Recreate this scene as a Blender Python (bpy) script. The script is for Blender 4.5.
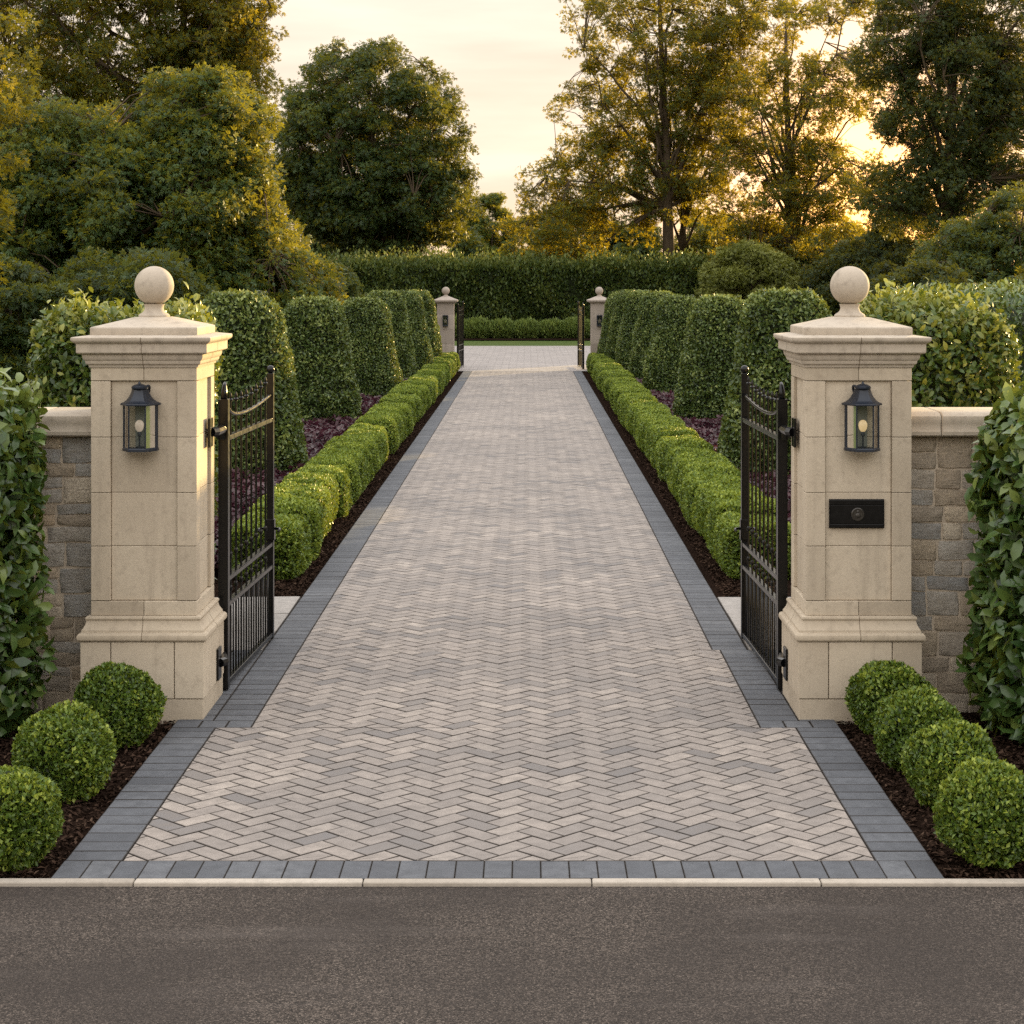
import bpy, bmesh, math, random
import numpy as np
from mathutils import Vector, Matrix

# ------------------------------------------------------------------ clear, camera, world, sun
SC = bpy.context.scene
for o in list(bpy.data.objects):
    bpy.data.objects.remove(o)
COL = SC.collection
R = math.radians
F_PX, CAM_H, CAM_X, VPX, VPY = 1890.0, 2.4, 0.12, 528.0, 281.0

cam_d = bpy.data.cameras.new('camera')
cam_d.sensor_width = 36.0
cam_d.lens = 36.0 * F_PX / 1024
cam_d.shift_x = -(VPX - 512) / 1024
cam_d.shift_y = -(512 - VPY) / 1024
cam_d.clip_start, cam_d.clip_end = 0.1, 4000
cam = bpy.data.objects.new('camera', cam_d)
cam.location = (CAM_X, 0, CAM_H)
cam.rotation_euler = (R(90), 0, 0)
COL.objects.link(cam)
SC.camera = cam

SUN_AZ, SUN_EL = R(36), R(5.0)
SUN_DIR = Vector((math.sin(SUN_AZ) * math.cos(SUN_EL), math.cos(SUN_AZ) * math.cos(SUN_EL), math.sin(SUN_EL)))
sun_d = bpy.data.lights.new('sun', 'SUN')
sun_d.energy, sun_d.angle, sun_d.color = 5.0, R(0.6), (1.0, 0.70, 0.27)
sun = bpy.data.objects.new('sun', sun_d)
sun.rotation_euler = (-SUN_DIR).to_track_quat('-Z', 'Y').to_euler()
COL.objects.link(sun)

world = bpy.data.worlds.new('World')
SC.world = world
world.use_nodes = True
def build_world():
    nt = world.node_tree
    N, L = nt.nodes, nt.links
    N.clear()
    out = N.new('ShaderNodeOutputWorld')
    bg = N.new('ShaderNodeBackground'); bg.inputs['Strength'].default_value = 0.15
    sky = N.new('ShaderNodeTexSky'); sky.sky_type = 'NISHITA'
    sky.sun_disc = False
    sky.sun_elevation, sky.sun_rotation = SUN_EL, SUN_AZ
    sky.air_density, sky.dust_density, sky.ozone_density = 1.0, 2.0, 1.0
    tc = N.new('ShaderNodeTexCoord')
    sep = N.new('ShaderNodeSeparateXYZ'); L.new(tc.outputs['Generated'], sep.inputs[0])
    # high thin cloud: warm and bright low down, cooler and greyer overhead
    ramp = N.new('ShaderNodeValToRGB')
    L.new(sep.outputs['Z'], ramp.inputs[0])
    cr = ramp.color_ramp
    cr.elements[0].position, cr.elements[0].color = 0.0, (0.40, 0.275, 0.155, 1)
    cr.elements[1].position, cr.elements[1].color = 1.0, (0.74, 0.73, 0.735, 1)
    for p, c in ((0.05, (0.375, 0.325, 0.27, 1)), (0.10, (0.345, 0.285, 0.235, 1)), (0.17, (0.43, 0.37, 0.31, 1)), (0.4, (0.84, 0.80, 0.76, 1))):
        e = cr.elements.new(p); e.color = c
    # streaky cloud bands
    mp = N.new('ShaderNodeMapping'); mp.inputs['Scale'].default_value = (5.0, 5.0, 34.0)
    L.new(tc.outputs['Generated'], mp.inputs[0])
    nz = N.new('ShaderNodeTexNoise'); nz.inputs['Scale'].default_value = 1.3; nz.inputs['Detail'].default_value = 5
    L.new(mp.outputs[0], nz.inputs[0])
    mr = N.new('ShaderNodeMapRange'); mr.inputs[1].default_value, mr.inputs[2].default_value = 0.35, 0.7
    mr.inputs[3].default_value, mr.inputs[4].default_value = 8.0, 10.3
    L.new(nz.outputs['Fac'], mr.inputs[0])
    vm = N.new('ShaderNodeVectorMath'); vm.operation = 'SCALE'
    L.new(ramp.outputs[0], vm.inputs[0]); L.new(mr.outputs[0], vm.inputs['Scale'])
    # glow of the low sun through thin cloud
    gd = N.new('ShaderNodeVectorMath'); gd.operation = 'DOT_PRODUCT'
    gl = R(10.3), R(2.2)
    gd.inputs[1].default_value = (math.sin(gl[0]) * math.cos(gl[1]), math.cos(gl[0]) * math.cos(gl[1]), math.sin(gl[1]))
    L.new(tc.outputs['Generated'], gd.inputs[0])
    pw = N.new('ShaderNodeMath'); pw.operation = 'POWER'; pw.inputs[1].default_value = 520
    mx0 = N.new('ShaderNodeMath'); mx0.operation = 'MAXIMUM'; mx0.inputs[1].default_value = 0
    L.new(gd.outputs['Value'], mx0.inputs[0]); L.new(mx0.outputs[0], pw.inputs[0])
    gs = N.new('ShaderNodeVectorMath'); gs.operation = 'SCALE'; gs.inputs[0].default_value = (14, 5.2, 0.3)
    L.new(pw.outputs[0], gs.inputs['Scale'])
    ad = N.new('ShaderNodeVectorMath'); ad.operation = 'ADD'
    L.new(vm.outputs[0], ad.inputs[0]); L.new(gs.outputs[0], ad.inputs[1])
    mix = N.new('ShaderNodeMix'); mix.data_type = 'RGBA'; mix.inputs['Factor'].default_value = 0.90
    L.new(sky.outputs[0], mix.inputs['A']); L.new(ad.outputs[0], mix.inputs['B'])
    L.new(mix.outputs['Result'], bg.inputs['Color'])
    L.new(bg.outputs[0], out.inputs[0])
build_world()
SC.view_settings.view_transform = 'Standard'
SC.view_settings.look = 'None'
SC.view_settings.exposure = 1.08
SC.view_settings.gamma = 1.0
SC.cycles.use_denoising = False
SC.cycles.max_bounces = 8
SC.cycles.transparent_max_bounces = 8

# ------------------------------------------------------------------ helpers
rng = np.random.default_rng(7)
random.seed(7)

def tag(o, label=None, cat=None, group=None, kind=None):
    if label: o['label'] = label
    if cat: o['category'] = cat
    if group: o['group'] = group
    if kind: o['kind'] = kind
    return o

def thing(name, label, cat, loc=(0, 0, 0), rz=0.0, group=None):
    o = bpy.data.objects.new(name, None)
    o.empty_display_size = 0.1
    o.location = loc
    o.rotation_euler = (0, 0, rz)
    COL.objects.link(o)
    return tag(o, label, cat, group)

def link(name, me, parent=None, loc=None):
    o = bpy.data.objects.new(name, me)
    COL.objects.link(o)
    if parent: o.parent = parent
    if loc: o.location = loc
    return o

def dup(root, loc, rz, label, sc=None):
    r = root.copy(); COL.objects.link(r)
    r.location = loc; r.rotation_euler = (0, 0, rz)
    if sc: r.scale = sc
    r['label'] = label
    for ch in list(root.children):
        c = ch.copy(); COL.objects.link(c); c.parent = r
        for g in list(ch.children):
            d = g.copy(); COL.objects.link(d); d.parent = c
    return r

ORD = ['first', 'second', 'third', 'fourth', 'fifth', 'sixth', 'seventh', 'eighth', 'ninth', 'tenth',
       'eleventh', 'twelfth', 'thirteenth', 'fourteenth', 'fifteenth', 'sixteenth', 'seventeenth', 'eighteenth',
       'nineteenth', 'twentieth', 'twenty-first', 'twenty-second', 'twenty-third', 'twenty-fourth', 'twenty-fifth',
       'twenty-sixth', 'twenty-seventh', 'twenty-eighth', 'twenty-ninth', 'thirtieth', 'thirty-first', 'thirty-second']

class MB:
    """collects simple shapes and links them as one mesh object"""
    def __init__(self): self.v, self.f, self.t, self.edge = [], [], [], []
    def add(self, vs, fs, t=0.5):
        n = len(self.v)
        self.v.extend([tuple(p) for p in vs]); self.f.extend([tuple(i + n for i in f) for f in fs])
        self.t.extend([t] * len(vs))
        return self
    def box(self, x0, x1, y0, y1, z0, z1, bev=0.0, t=0.5):
        if bev <= 0:
            vs = [(x, y, z) for z in (z0, z1) for y in (y0, y1) for x in (x0, x1)]
            return self.add(vs, [(0, 2, 3, 1), (4, 5, 7, 6), (0, 1, 5, 4), (1, 3, 7, 5), (3, 2, 6, 7), (2, 0, 4, 6)], t)
        bm = bmesh.new()
        bmesh.ops.create_cube(bm, size=1.0)
        for v in bm.verts:
            v.co = Vector(((x0 + x1) / 2 + v.co.x * (x1 - x0), (y0 + y1) / 2 + v.co.y * (y1 - y0), (z0 + z1) / 2 + v.co.z * (z1 - z0)))
        bmesh.ops.bevel(bm, geom=list(bm.edges), offset=bev, segments=2, affect='EDGES', profile=0.5)
        bm.verts.index_update()
        vs = [v.co[:] for v in bm.verts]; fs = [[v.index for v in f.verts] for f in bm.faces]
        bm.free()
        return self.add(vs, fs, t)
    def rings(self, rings, cap=True, closed=True, t=0.5):
        """rings: list of equal-length point loops, skinned together"""
        n = len(rings[0]); vs = [p for r in rings for p in r]; fs = []
        for i in range(len(rings) - 1):
            for j in range(n if closed else n - 1):
                a, b = i * n + j, i * n + (j + 1) % n
                fs.append((a, b, b + n, a + n))
        if cap:
            fs.append(tuple(reversed(range(n)))); fs.append(tuple(range((len(rings) - 1) * n, len(rings) * n)))
        return self.add(vs, fs, t)
    def lathe(self, prof, seg=24, c=(0, 0), cap=True):
        return self.rings([[(c[0] + r * math.cos(2 * math.pi * k / seg), c[1] + r * math.sin(2 * math.pi * k / seg), z)
                            for k in range(seg)] for r, z in prof], cap)
    def square(self, prof, c=(0, 0), cap=True):
        return self.rings([[(c[0] + sx * h, c[1] + sy * h, z) for sx, sy in ((-1, -1), (1, -1), (1, 1), (-1, 1))] for h, z in prof], cap)
    def tube(self, pts, rad, seg=8, cap=True, t=0.5):
        pts = [Vector(p) for p in pts]
        if not hasattr(rad, '__len__'): rad = [rad] * len(pts)
        rings = []
        up = None
        for i, p in enumerate(pts):
            d = (pts[min(i + 1, len(pts) - 1)] - pts[max(i - 1, 0)]).normalized()
            if up is None:
                up = Vector((0, 0, 1)) if abs(d.z) < 0.9 else Vector((1, 0, 0))
            a = d.cross(up).normalized(); b = a.cross(d).normalized(); up = b
            rings.append([p + rad[i] * (math.cos(2 * math.pi * k / seg) * a + math.sin(2 * math.pi * k / seg) * b) for k in range(seg)])
        return self.rings(rings, cap, t=t)
    def sphere(self, c, r, seg=16, rg=10, sz=1.0):
        return self.lathe_at(c, [(r * math.sin(math.pi * k / rg) if 0 < k < rg else r * 0.02, -r * sz * math.cos(math.pi * k / rg)) for k in range(rg + 1)], seg)
    def lathe_at(self, c, prof, seg=16):
        return self.rings([[(c[0] + r * math.cos(2 * math.pi * k / seg), c[1] + r * math.sin(2 * math.pi * k / seg), c[2] + z)
                            for k in range(seg)] for r, z in prof])
    def build(self, name, m, parent=None, smooth=False, angle=None):
        me = bpy.data.meshes.new(name)
        me.from_pydata(self.v, [], self.f)
        at = me.attributes.new('tint', 'FLOAT', 'POINT')
        at.data.foreach_set('value', np.array(self.t, dtype=np.float32))
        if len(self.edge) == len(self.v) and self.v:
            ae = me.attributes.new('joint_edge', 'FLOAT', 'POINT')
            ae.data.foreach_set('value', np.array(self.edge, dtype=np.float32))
        bm = bmesh.new(); bm.from_mesh(me)
        bmesh.ops.recalc_face_normals(bm, faces=bm.faces[:])
        bm.to_mesh(me); bm.free()
        me.materials.append(m)
        if smooth:
            me.polygons.foreach_set('use_smooth', [True] * len(me.polygons))
            if angle is not None: me.set_sharp_from_angle(angle=R(angle))
        return link(name, me, parent)

# ------------------------------------------------------------------ materials
class Mat:
    def __init__(self, name):
        self.m = bpy.data.materials.new(name); self.m.use_nodes = True
        self.N, self.L = self.m.node_tree.nodes, self.m.node_tree.links
        self.b = self.N['Principled BSDF']
    def node(self, t, **kw):
        n = self.N.new(t)
        for k, v in kw.items():
            setattr(n, k, v)
        return n
    def coord(self, sc=(1, 1, 1), kind='Object'):
        tc = self.node('ShaderNodeTexCoord'); mp = self.node('ShaderNodeMapping')
        mp.inputs['Scale'].default_value = sc
        self.L.new(tc.outputs[kind], mp.inputs[0]); return mp.outputs[0]
    def noise(self, scale, detail=4, rough=0.55, co=None):
        n = self.node('ShaderNodeTexNoise'); n.inputs['Scale'].default_value = scale
        n.inputs['Detail'].default_value = detail; n.inputs['Roughness'].default_value = rough
        self.L.new(co if co else self.coord(), n.inputs['Vector']); return n.outputs['Fac']
    def ramp(self, fac, stops, interp='LINEAR'):
        r = self.node('ShaderNodeValToRGB'); cr = r.color_ramp; cr.interpolation = interp
        while len(cr.elements) < len(stops): cr.elements.new(0.5)
        for e, (p, c) in zip(cr.elements, stops):
            e.position = p; e.color = (*c, 1) if len(c) == 3 else c
        self.L.new(fac, r.inputs[0]); return r.outputs[0]
    def mix(self, fac, a, b, mode='MIX'):
        n = self.node('ShaderNodeMix', data_type='RGBA', blend_type=mode)
        for sock, val in (('Factor', fac), ('A', a), ('B', b)):
            if isinstance(val, (int, float)): n.inputs[sock].default_value = val
            elif isinstance(val, tuple): n.inputs[sock].default_value = (*val, 1)
            else: self.L.new(val, n.inputs[sock])
        return n.outputs['Result']
    def math(self, op, a, b=None):
        n = self.node('ShaderNodeMath', operation=op)
        for i, val in enumerate((a, b)):
            if val is None: continue
            if isinstance(val, (int, float)): n.inputs[i].default_value = val
            else: self.L.new(val, n.inputs[i])
        return n.outputs[0]
    def tint(self):
        a = self.node('ShaderNodeAttribute', attribute_name='tint'); return a.outputs['Fac']
    def bump(self, h, strength=0.3, dist=0.01):
        n = self.node('ShaderNodeBump'); n.inputs['Strength'].default_value = strength; n.inputs['Distance'].default_value = dist
        self.L.new(h, n.inputs['Height']); self.L.new(n.outputs[0], self.b.inputs['Normal'])
        return n.outputs[0]
    def base(self, c):
        if isinstance(c, tuple): self.b.inputs['Base Color'].default_value = (*c, 1)
        else: self.L.new(c, self.b.inputs['Base Color'])
    def set(self, rough=0.8, spec=0.3, metal=0.0):
        self.b.inputs['Roughness'].default_value = rough
        self.b.inputs['Specular IOR Level'].default_value = spec
        self.b.inputs['Metallic'].default_value = metal
        return self

def stone_mat(name, c0, c1, c2, stain=0.5):
    M = Mat(name); co = M.coord(kind='Object')
    n1 = M.noise(2.3, 6, 0.6, co); n2 = M.noise(22, 5, 0.65, co); n3 = M.noise(160, 3, 0.6, co)
    col = M.ramp(n1, [(0.3, c0), (0.5, c1), (0.72, c2)])
    t = M.tint()
    col = M.mix(0.55, col, M.ramp(t, [(0, tuple(x * 0.74 for x in c1)), (0.5, c1), (1, tuple(min(1, x * 1.14) for x in c2))]))
    col = M.mix(M.ramp(n2, [(0.52, (0, 0, 0)), (0.75, (stain, stain, stain))]), col, tuple(x * 0.62 for x in c0))
    col = M.mix(M.ramp(n3, [(0.35, (0.18,) * 3), (0.6, (0,) * 3)]), col, tuple(x * 0.5 for x in c0))
    mps = M.node('ShaderNodeMapping'); mps.inputs['Scale'].default_value = (14, 14, 1.1); M.L.new(co, mps.inputs[0]); n4 = M.noise(1.0, 5, 0.65, mps.outputs[0])
    col = M.mix(M.ramp(n4, [(0.52, (0,) * 3), (0.74, (0.38,) * 3)]), col, tuple(x * 0.55 for x in c0))
    M.base(col); M.set(0.85, 0.25)
    M.bump(M.math('ADD', M.math('MULTIPLY', n2, 0.6), n3), 0.28, 0.004)
    return M.m

def flat_mat(name, c, rough=0.5, spec=0.5, metal=0.0, var=0.15, sc=40, bump=0.0):
    M = Mat(name); n = M.noise(sc, 4)
    M.base(M.mix(n, tuple(x * (1 - var) for x in c), tuple(min(1, x * (1 + var)) for x in c)))
    M.set(rough, spec, metal)
    M.L.new(M.ramp(n, [(0.3, (rough * 0.8,) * 3), (0.7, (min(1, rough * 1.25),) * 3)]), M.b.inputs['Roughness'])
    if bump: M.bump(n, bump, 0.003)
    return M.m

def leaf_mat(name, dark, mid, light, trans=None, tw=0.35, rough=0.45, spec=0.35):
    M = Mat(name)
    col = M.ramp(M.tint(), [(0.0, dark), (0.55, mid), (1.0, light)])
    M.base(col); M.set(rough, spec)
    tr = M.node('ShaderNodeBsdfTranslucent')
    if trans is None:
        M.L.new(M.mix(0.5, col, (0.30, 0.30, 0.02)), tr.inputs['Color'])
    else:
        M.L.new(M.mix(0.65, col, trans), tr.inputs['Color'])
    ms = M.node('ShaderNodeMixShader'); ms.inputs[0].default_value = tw
    out = M.N['Material Output']
    M.L.new(M.b.outputs[0], ms.inputs[1]); M.L.new(tr.outputs[0], ms.inputs[2]); M.L.new(ms.outputs[0], out.inputs['Surface'])
    return M.m

m_lime = stone_mat('pale_limestone', (0.385, 0.315, 0.235), (0.495, 0.42, 0.32), (0.575, 0.50, 0.39), 0.42)
m_lime2 = stone_mat('weathered_limestone', (0.375, 0.315, 0.25), (0.475, 0.41, 0.33), (0.55, 0.485, 0.40), 0.55)
m_farlime = stone_mat('pinkish_limestone', (0.32, 0.27, 0.225), (0.37, 0.315, 0.27), (0.42, 0.365, 0.31), 0.3)
m_mortar = flat_mat('lime_mortar', (0.30, 0.25, 0.19), 0.95, 0.1, 0, 0.25, 60, 0.2)
m_joint = flat_mat('dark_stone_joint', (0.17, 0.13, 0.09), 0.95, 0.1, 0, 0.2, 60)
m_iron = flat_mat('black_painted_iron', (0.0045, 0.0045, 0.005), 0.22, 0.30, 0, 0.3, 30)
m_lantern = flat_mat('blue_black_lantern_metal', (0.011, 0.016, 0.027), 0.42, 0.5, 0.1, 0.3, 50)
m_bark = None
def bark(name, c):
    M = Mat(name); co = M.coord((6, 6, 1.2)); n = M.noise(3, 6, 0.7, co)
    M.base(M.ramp(n, [(0.3, tuple(x * 0.45 for x in c)), (0.65, c)])); M.set(0.95, 0.1); M.bump(n, 0.6, 0.03)
    return M.m
m_bark = bark('tree_bark', (0.10, 0.075, 0.05))
m_twig = flat_mat('shaded_twigs', (0.018, 0.024, 0.010), 0.9, 0.1, 0, 0.4, 30)

def glass_mat():
    M = Mat('lantern_glass'); M.base((0.93, 0.95, 0.94)); M.set(0.08, 0.5)
    tr = M.node('ShaderNodeBsdfTransparent'); tr.inputs[0].default_value = (0.82, 0.85, 0.84, 1)
    gl = M.node('ShaderNodeBsdfGlossy'); gl.inputs['Roughness'].default_value = 0.08
    fr = M.node('ShaderNodeFresnel'); fr.inputs[0].default_value = 1.45
    ms = M.node('ShaderNodeMixShader'); M.L.new(fr.outputs[0], ms.inputs[0])
    M.L.new(tr.outputs[0], ms.inputs[1]); M.L.new(gl.outputs[0], ms.inputs[2])
    M.L.new(ms.outputs[0], M.N['Material Output'].inputs['Surface'])
    return M.m
m_glass = glass_mat()
def emit_mat(name, c, s):
    M = Mat(name); M.base((0.42, 0.34, 0.27)); M.set(0.3, 0.5)
    M.b.inputs['Emission Color'].default_value = (*c, 1); M.b.inputs['Emission Strength'].default_value = s
    return M.m
m_bulb_a = emit_mat('pale_bulb', (1.0, 0.78, 0.60), 0.13)
m_bulb_dim = emit_mat('unlit_bulb', (1.0, 0.8, 0.6), 0.0)
m_bulb_b = emit_mat('warm_bulb', (1.0, 0.68, 0.30), 0.26)

# ------------------------------------------------------------------ leaf cards as real small leaves
def unit(a):
    return a / np.maximum(np.linalg.norm(a, axis=1, keepdims=True), 1e-9)

TPL = {
    # two triangles, folded along the midrib
    'small': (np.array([(0, 0, 0), (0.5, 0.45, 0.12), (0, 1, -0.05), (-0.5, 0.45, 0.12)], float),
              np.array([(0, 1, 2), (0, 2, 3)])),
    # an oval leaf with a sunk midrib and a drooping tip
    'oval': (np.array([(0, 0, 0), (0, .35, .03), (0, .72, .02), (0, 1, -.10), (.40, .30, .10), (.40, .68, .07), (-.40, .30, .10), (-.40, .68, .07)], float),
             np.array([(0, 4, 1), (4, 5, 2), (4, 2, 1), (5, 3, 2), (0, 1, 6), (6, 1, 2), (6, 2, 7), (7, 2, 3)])),
    # a ragged spray of three leaflets, for far crowns
    'spray': (np.array([(0, 0, 0), (.16, .5, .05), (0, 1, -.05), (-.16, .5, .05),
                        (.55, .15, .08), (.80, .62, -.04), (.36, .52, .02),
                        (-.55, .15, .08), (-.80, .62, -.04), (-.36, .52, .02)], float),
              np.array([(0, 1, 2), (0, 2, 3), (0, 4, 6), (4, 5, 6), (0, 9, 7), (7, 9, 8)])),
}

def leaves(name, pos, nrm, axis, length, width, mat, tint, parent=None, tpl='small', smooth=False):
    """one mesh of real leaves; arrays of centre, facing, growing direction, length, width and colour tint"""
    T, Fc = TPL[tpl]
    n = len(pos)
    ax = unit(axis)
    nn = nrm - (nrm * ax).sum(1, keepdims=True) * ax
    nn = unit(nn + 1e-6)
    sx = np.cross(ax, nn)
    length = np.broadcast_to(length, (n,)); width = np.broadcast_to(width, (n,))
    V = (pos[:, None, :]
         + T[None, :, 0, None] * (sx * width[:, None])[:, None, :]
         + (T[None, :, 1, None] - 0.35) * (ax * length[:, None])[:, None, :]
         + T[None, :, 2, None] * (nn * length[:, None])[:, None, :])
    k = len(T); m = len(Fc)
    F = (Fc[None] + (np.arange(n) * k)[:, None, None]).reshape(-1, 3)
    me = bpy.data.meshes.new(name)
    me.vertices.add(n * k); me.vertices.foreach_set('co', V.astype(np.float32).ravel())
    me.loops.add(n * m * 3); me.loops.foreach_set('vertex_index', F.astype(np.int32).ravel())
    me.polygons.add(n * m)
    me.polygons.foreach_set('loop_start', np.arange(0, n * m * 3, 3, dtype=np.int32))
    if smooth: me.polygons.foreach_set('use_smooth', np.ones(n * m, dtype=bool))
    at = me.attributes.new('tint', 'FLOAT', 'POINT')
    at.data.foreach_set('value', np.repeat(np.clip(tint, 0, 1), k).astype(np.float32))
    me.update(calc_edges=True); me.validate()
    me.materials.append(mat)
    return link(name, me, parent)

def lump(p, freq, seed, octs=3):
    """cheap smooth 3-D noise in about -1..1"""
    g = np.random.default_rng(seed); s = np.zeros(len(p)); a = 1.0
    for o in range(octs):
        for _ in range(4):
            d = g.normal(size=3) * freq; ph = g.uniform(0, 6.28)
            s += a * np.sin(p @ d + ph) / 4
        freq *= 2.1; a *= 0.55
    return s * 1.3

def rnd_dir(n):
    return unit(rng.normal(size=(n, 3)))

# surface samplers: return points and outward normals
def s_box(n, hx, hy, hz, r):
    A = np.array([hy * hz, hx * hz, hx * hy]); A = A / A.sum()
    ax = rng.choice(3, n, p=A); sg = rng.choice([-1, 1], n)
    h = np.array([hx, hy, hz]); p = rng.uniform(-1, 1, (n, 3)) * h
    p[np.arange(n), ax] = sg * h[ax]
    q = np.clip(p, -(h - r), h - r); d = unit(p - q)
    return q + d * r, d

def s_lathe(n, prof):
    """prof: list of (radius, z); sampled by area"""
    P = np.array(prof); seg = np.diff(P, axis=0); ln = np.linalg.norm(seg, axis=1)
    w = ln * (P[:-1, 0] + P[1:, 0]) / 2; w = w / w.sum()
    i = rng.choice(len(seg), n, p=w); t = rng.uniform(0, 1, n)
    rz = P[i] + seg[i] * t[:, None]; a = rng.uniform(0, 2 * np.pi, n)
    nr, nz = seg[i, 1] / ln[i], -seg[i, 0] / ln[i]
    return (np.stack([rz[:, 0] * np.cos(a), rz[:, 0] * np.sin(a), rz[:, 1]], 1),
            np.stack([nr * np.cos(a), nr * np.sin(a), nz], 1))

def s_ball(n, r, sz=1.0):
    d = rnd_dir(n); p = d * r; p[:, 2] *= sz
    return p, d

def clad(name, P, Nn, leaf_len, leaf_w, mat, parent, depth=0.05, bumpy=0.02, freq=9, tpl='small', spread=0.8, up=0.3,
         shoots=0.0, seed=1, tip=0.0, smooth=False, facing=0.6):
    """cover sampled surface points with leaves; shoots lifts some of the top leaves into loose tips"""
    n = len(P)
    L = lump(P, freq, seed)
    dep = rng.beta(1.2, 2.2, n) * depth
    pos = P + Nn * (bumpy * L - dep + depth * 0.25)[:, None]
    if shoots > 0:
        top = (Nn[:, 2] > 0.5) & (rng.uniform(size=n) < 0.25)
        pos[top, 2] += rng.beta(1, 3, top.sum()) * shoots
    axis = Nn * 0.6 + rnd_dir(n) * spread + np.array([0, 0, up])
    nrm = Nn * facing + rnd_dir(n) * 0.7 + np.array([0, 0, 0.3])
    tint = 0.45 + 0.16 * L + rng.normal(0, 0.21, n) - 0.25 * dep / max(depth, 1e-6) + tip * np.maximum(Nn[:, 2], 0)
    s = rng.uniform(0.7, 1.25, n)
    return leaves(name, pos, nrm, axis, leaf_len * s, leaf_w * s, mat, tint, parent, tpl, smooth)

def core_from(name, prof_or_none, parent, hx=0, hy=0, hz=0, cz=0, shrink=0.05, kind='lathe', r=0.1):
    mb = MB()
    if kind == 'lathe':
        mb.lathe([(max(rr - shrink, 0.01), z) for rr, z in prof_or_none], 20)
    else:
        mb.box(-hx + shrink, hx - shrink, -hy + shrink, hy - shrink, cz - hz + 0.01, cz + hz - shrink, bev=r * 0.7)
    return mb.build(name, m_twig, parent, smooth=True)

# pixel -> world
def gy(y): return F_PX * CAM_H / (y - VPY)
def px(x, Y): return (x - VPX) * Y / F_PX + CAM_X
def pz(y, Y): return CAM_H - (y - VPY) * Y / F_PX

# ================================================================== SETTING
def sheet(name, x0, x1, y0, y1, z, m, nx=1, ny=1):
    vs = [(x0 + (x1 - x0) * i / nx, y0 + (y1 - y0) * j / ny, z) for j in range(ny + 1) for i in range(nx + 1)]
    fs = [(j * (nx + 1) + i, j * (nx + 1) + i + 1, (j + 1) * (nx + 1) + i + 1, (j + 1) * (nx + 1) + i) for j in range(ny) for i in range(nx)]
    o = MB().add(vs, fs).build(name, m)
    return tag(o, kind='structure')

def asphalt():
    M = Mat('worn_asphalt'); co = M.coord(kind='Object')
    v = M.node('ShaderNodeTexVoronoi'); v.inputs['Scale'].default_value = 175; M.L.new(co, v.inputs['Vector'])
    v2 = M.node('ShaderNodeTexVoronoi'); v2.inputs['Scale'].default_value = 290; M.L.new(co, v2.inputs['Vector'])
    agg = M.node('ShaderNodeSeparateColor'); M.L.new(v.outputs['Color'], agg.inputs[0])
    agg2 = M.node('ShaderNodeSeparateColor'); M.L.new(v2.outputs['Color'], agg2.inputs[0])
    a = M.math('ADD', M.math('MULTIPLY', agg.outputs[0], 0.55), M.math('MULTIPLY', agg2.outputs[1], 0.45))
    col = M.ramp(a, [(0.15, (0.012, 0.010, 0.008)), (0.48, (0.054, 0.042, 0.034)), (0.68, (0.090, 0.071, 0.058)), (0.9, (0.24, 0.195, 0.16))])
    big = M.noise(1.1, 5, 0.6, co)
    mpx = M.node('ShaderNodeMapping'); mpx.inputs['Scale'].default_value = (0.5, 3.0, 1); M.L.new(co, mpx.inputs[0])
    streak = M.noise(1.5, 4, 0.6, mpx.outputs[0])
    col = M.mix(M.ramp(big, [(0.38, (0.62,) * 3), (0.60, (0,) * 3)]), col, (0.040, 0.031, 0.026))
    col = M.mix(M.ramp(streak, [(0.55, (0,) * 3), (0.78, (0.35,) * 3)]), col, (0.16, 0.135, 0.12))
    M.base(col); M.set(0.85, 0.3)
    M.bump(M.math('SUBTRACT', a, v.outputs['Distance']), 0.8, 0.008)
    return M.m
def grass():
    M = Mat('mown_grass'); co = M.coord(kind='Object')
    n = M.noise(0.35, 5, 0.6, co); f = M.noise(60, 4, 0.7, co)
    c = M.mix(f, (0.035, 0.065, 0.012), (0.085, 0.13, 0.028))
    M.base(M.mix(M.ramp(n, [(0.35, (0,) * 3), (0.7, (0.5,) * 3)]), c, (0.11, 0.12, 0.03))); M.set(0.9, 0.15)
    M.bump(f, 0.8, 0.03); return M.m
def mulch():
    M = Mat('dark_bark_mulch'); co = M.coord(kind='Object')
    v = M.node('ShaderNodeTexVoronoi'); v.inputs['Scale'].default_value = 42; M.L.new(co, v.inputs['Vector'])
    n = M.noise(18, 5, 0.7, co)
    M.base(M.mix(n, (0.009, 0.006, 0.005), (0.034, 0.021, 0.015))); M.set(1.0, 0.0)
    M.bump(M.math('ADD', v.outputs['Distance'], n), 1.0, 0.03); return M.m
m_asphalt, m_grass, m_mulch = asphalt(), grass(), mulch()

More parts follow.
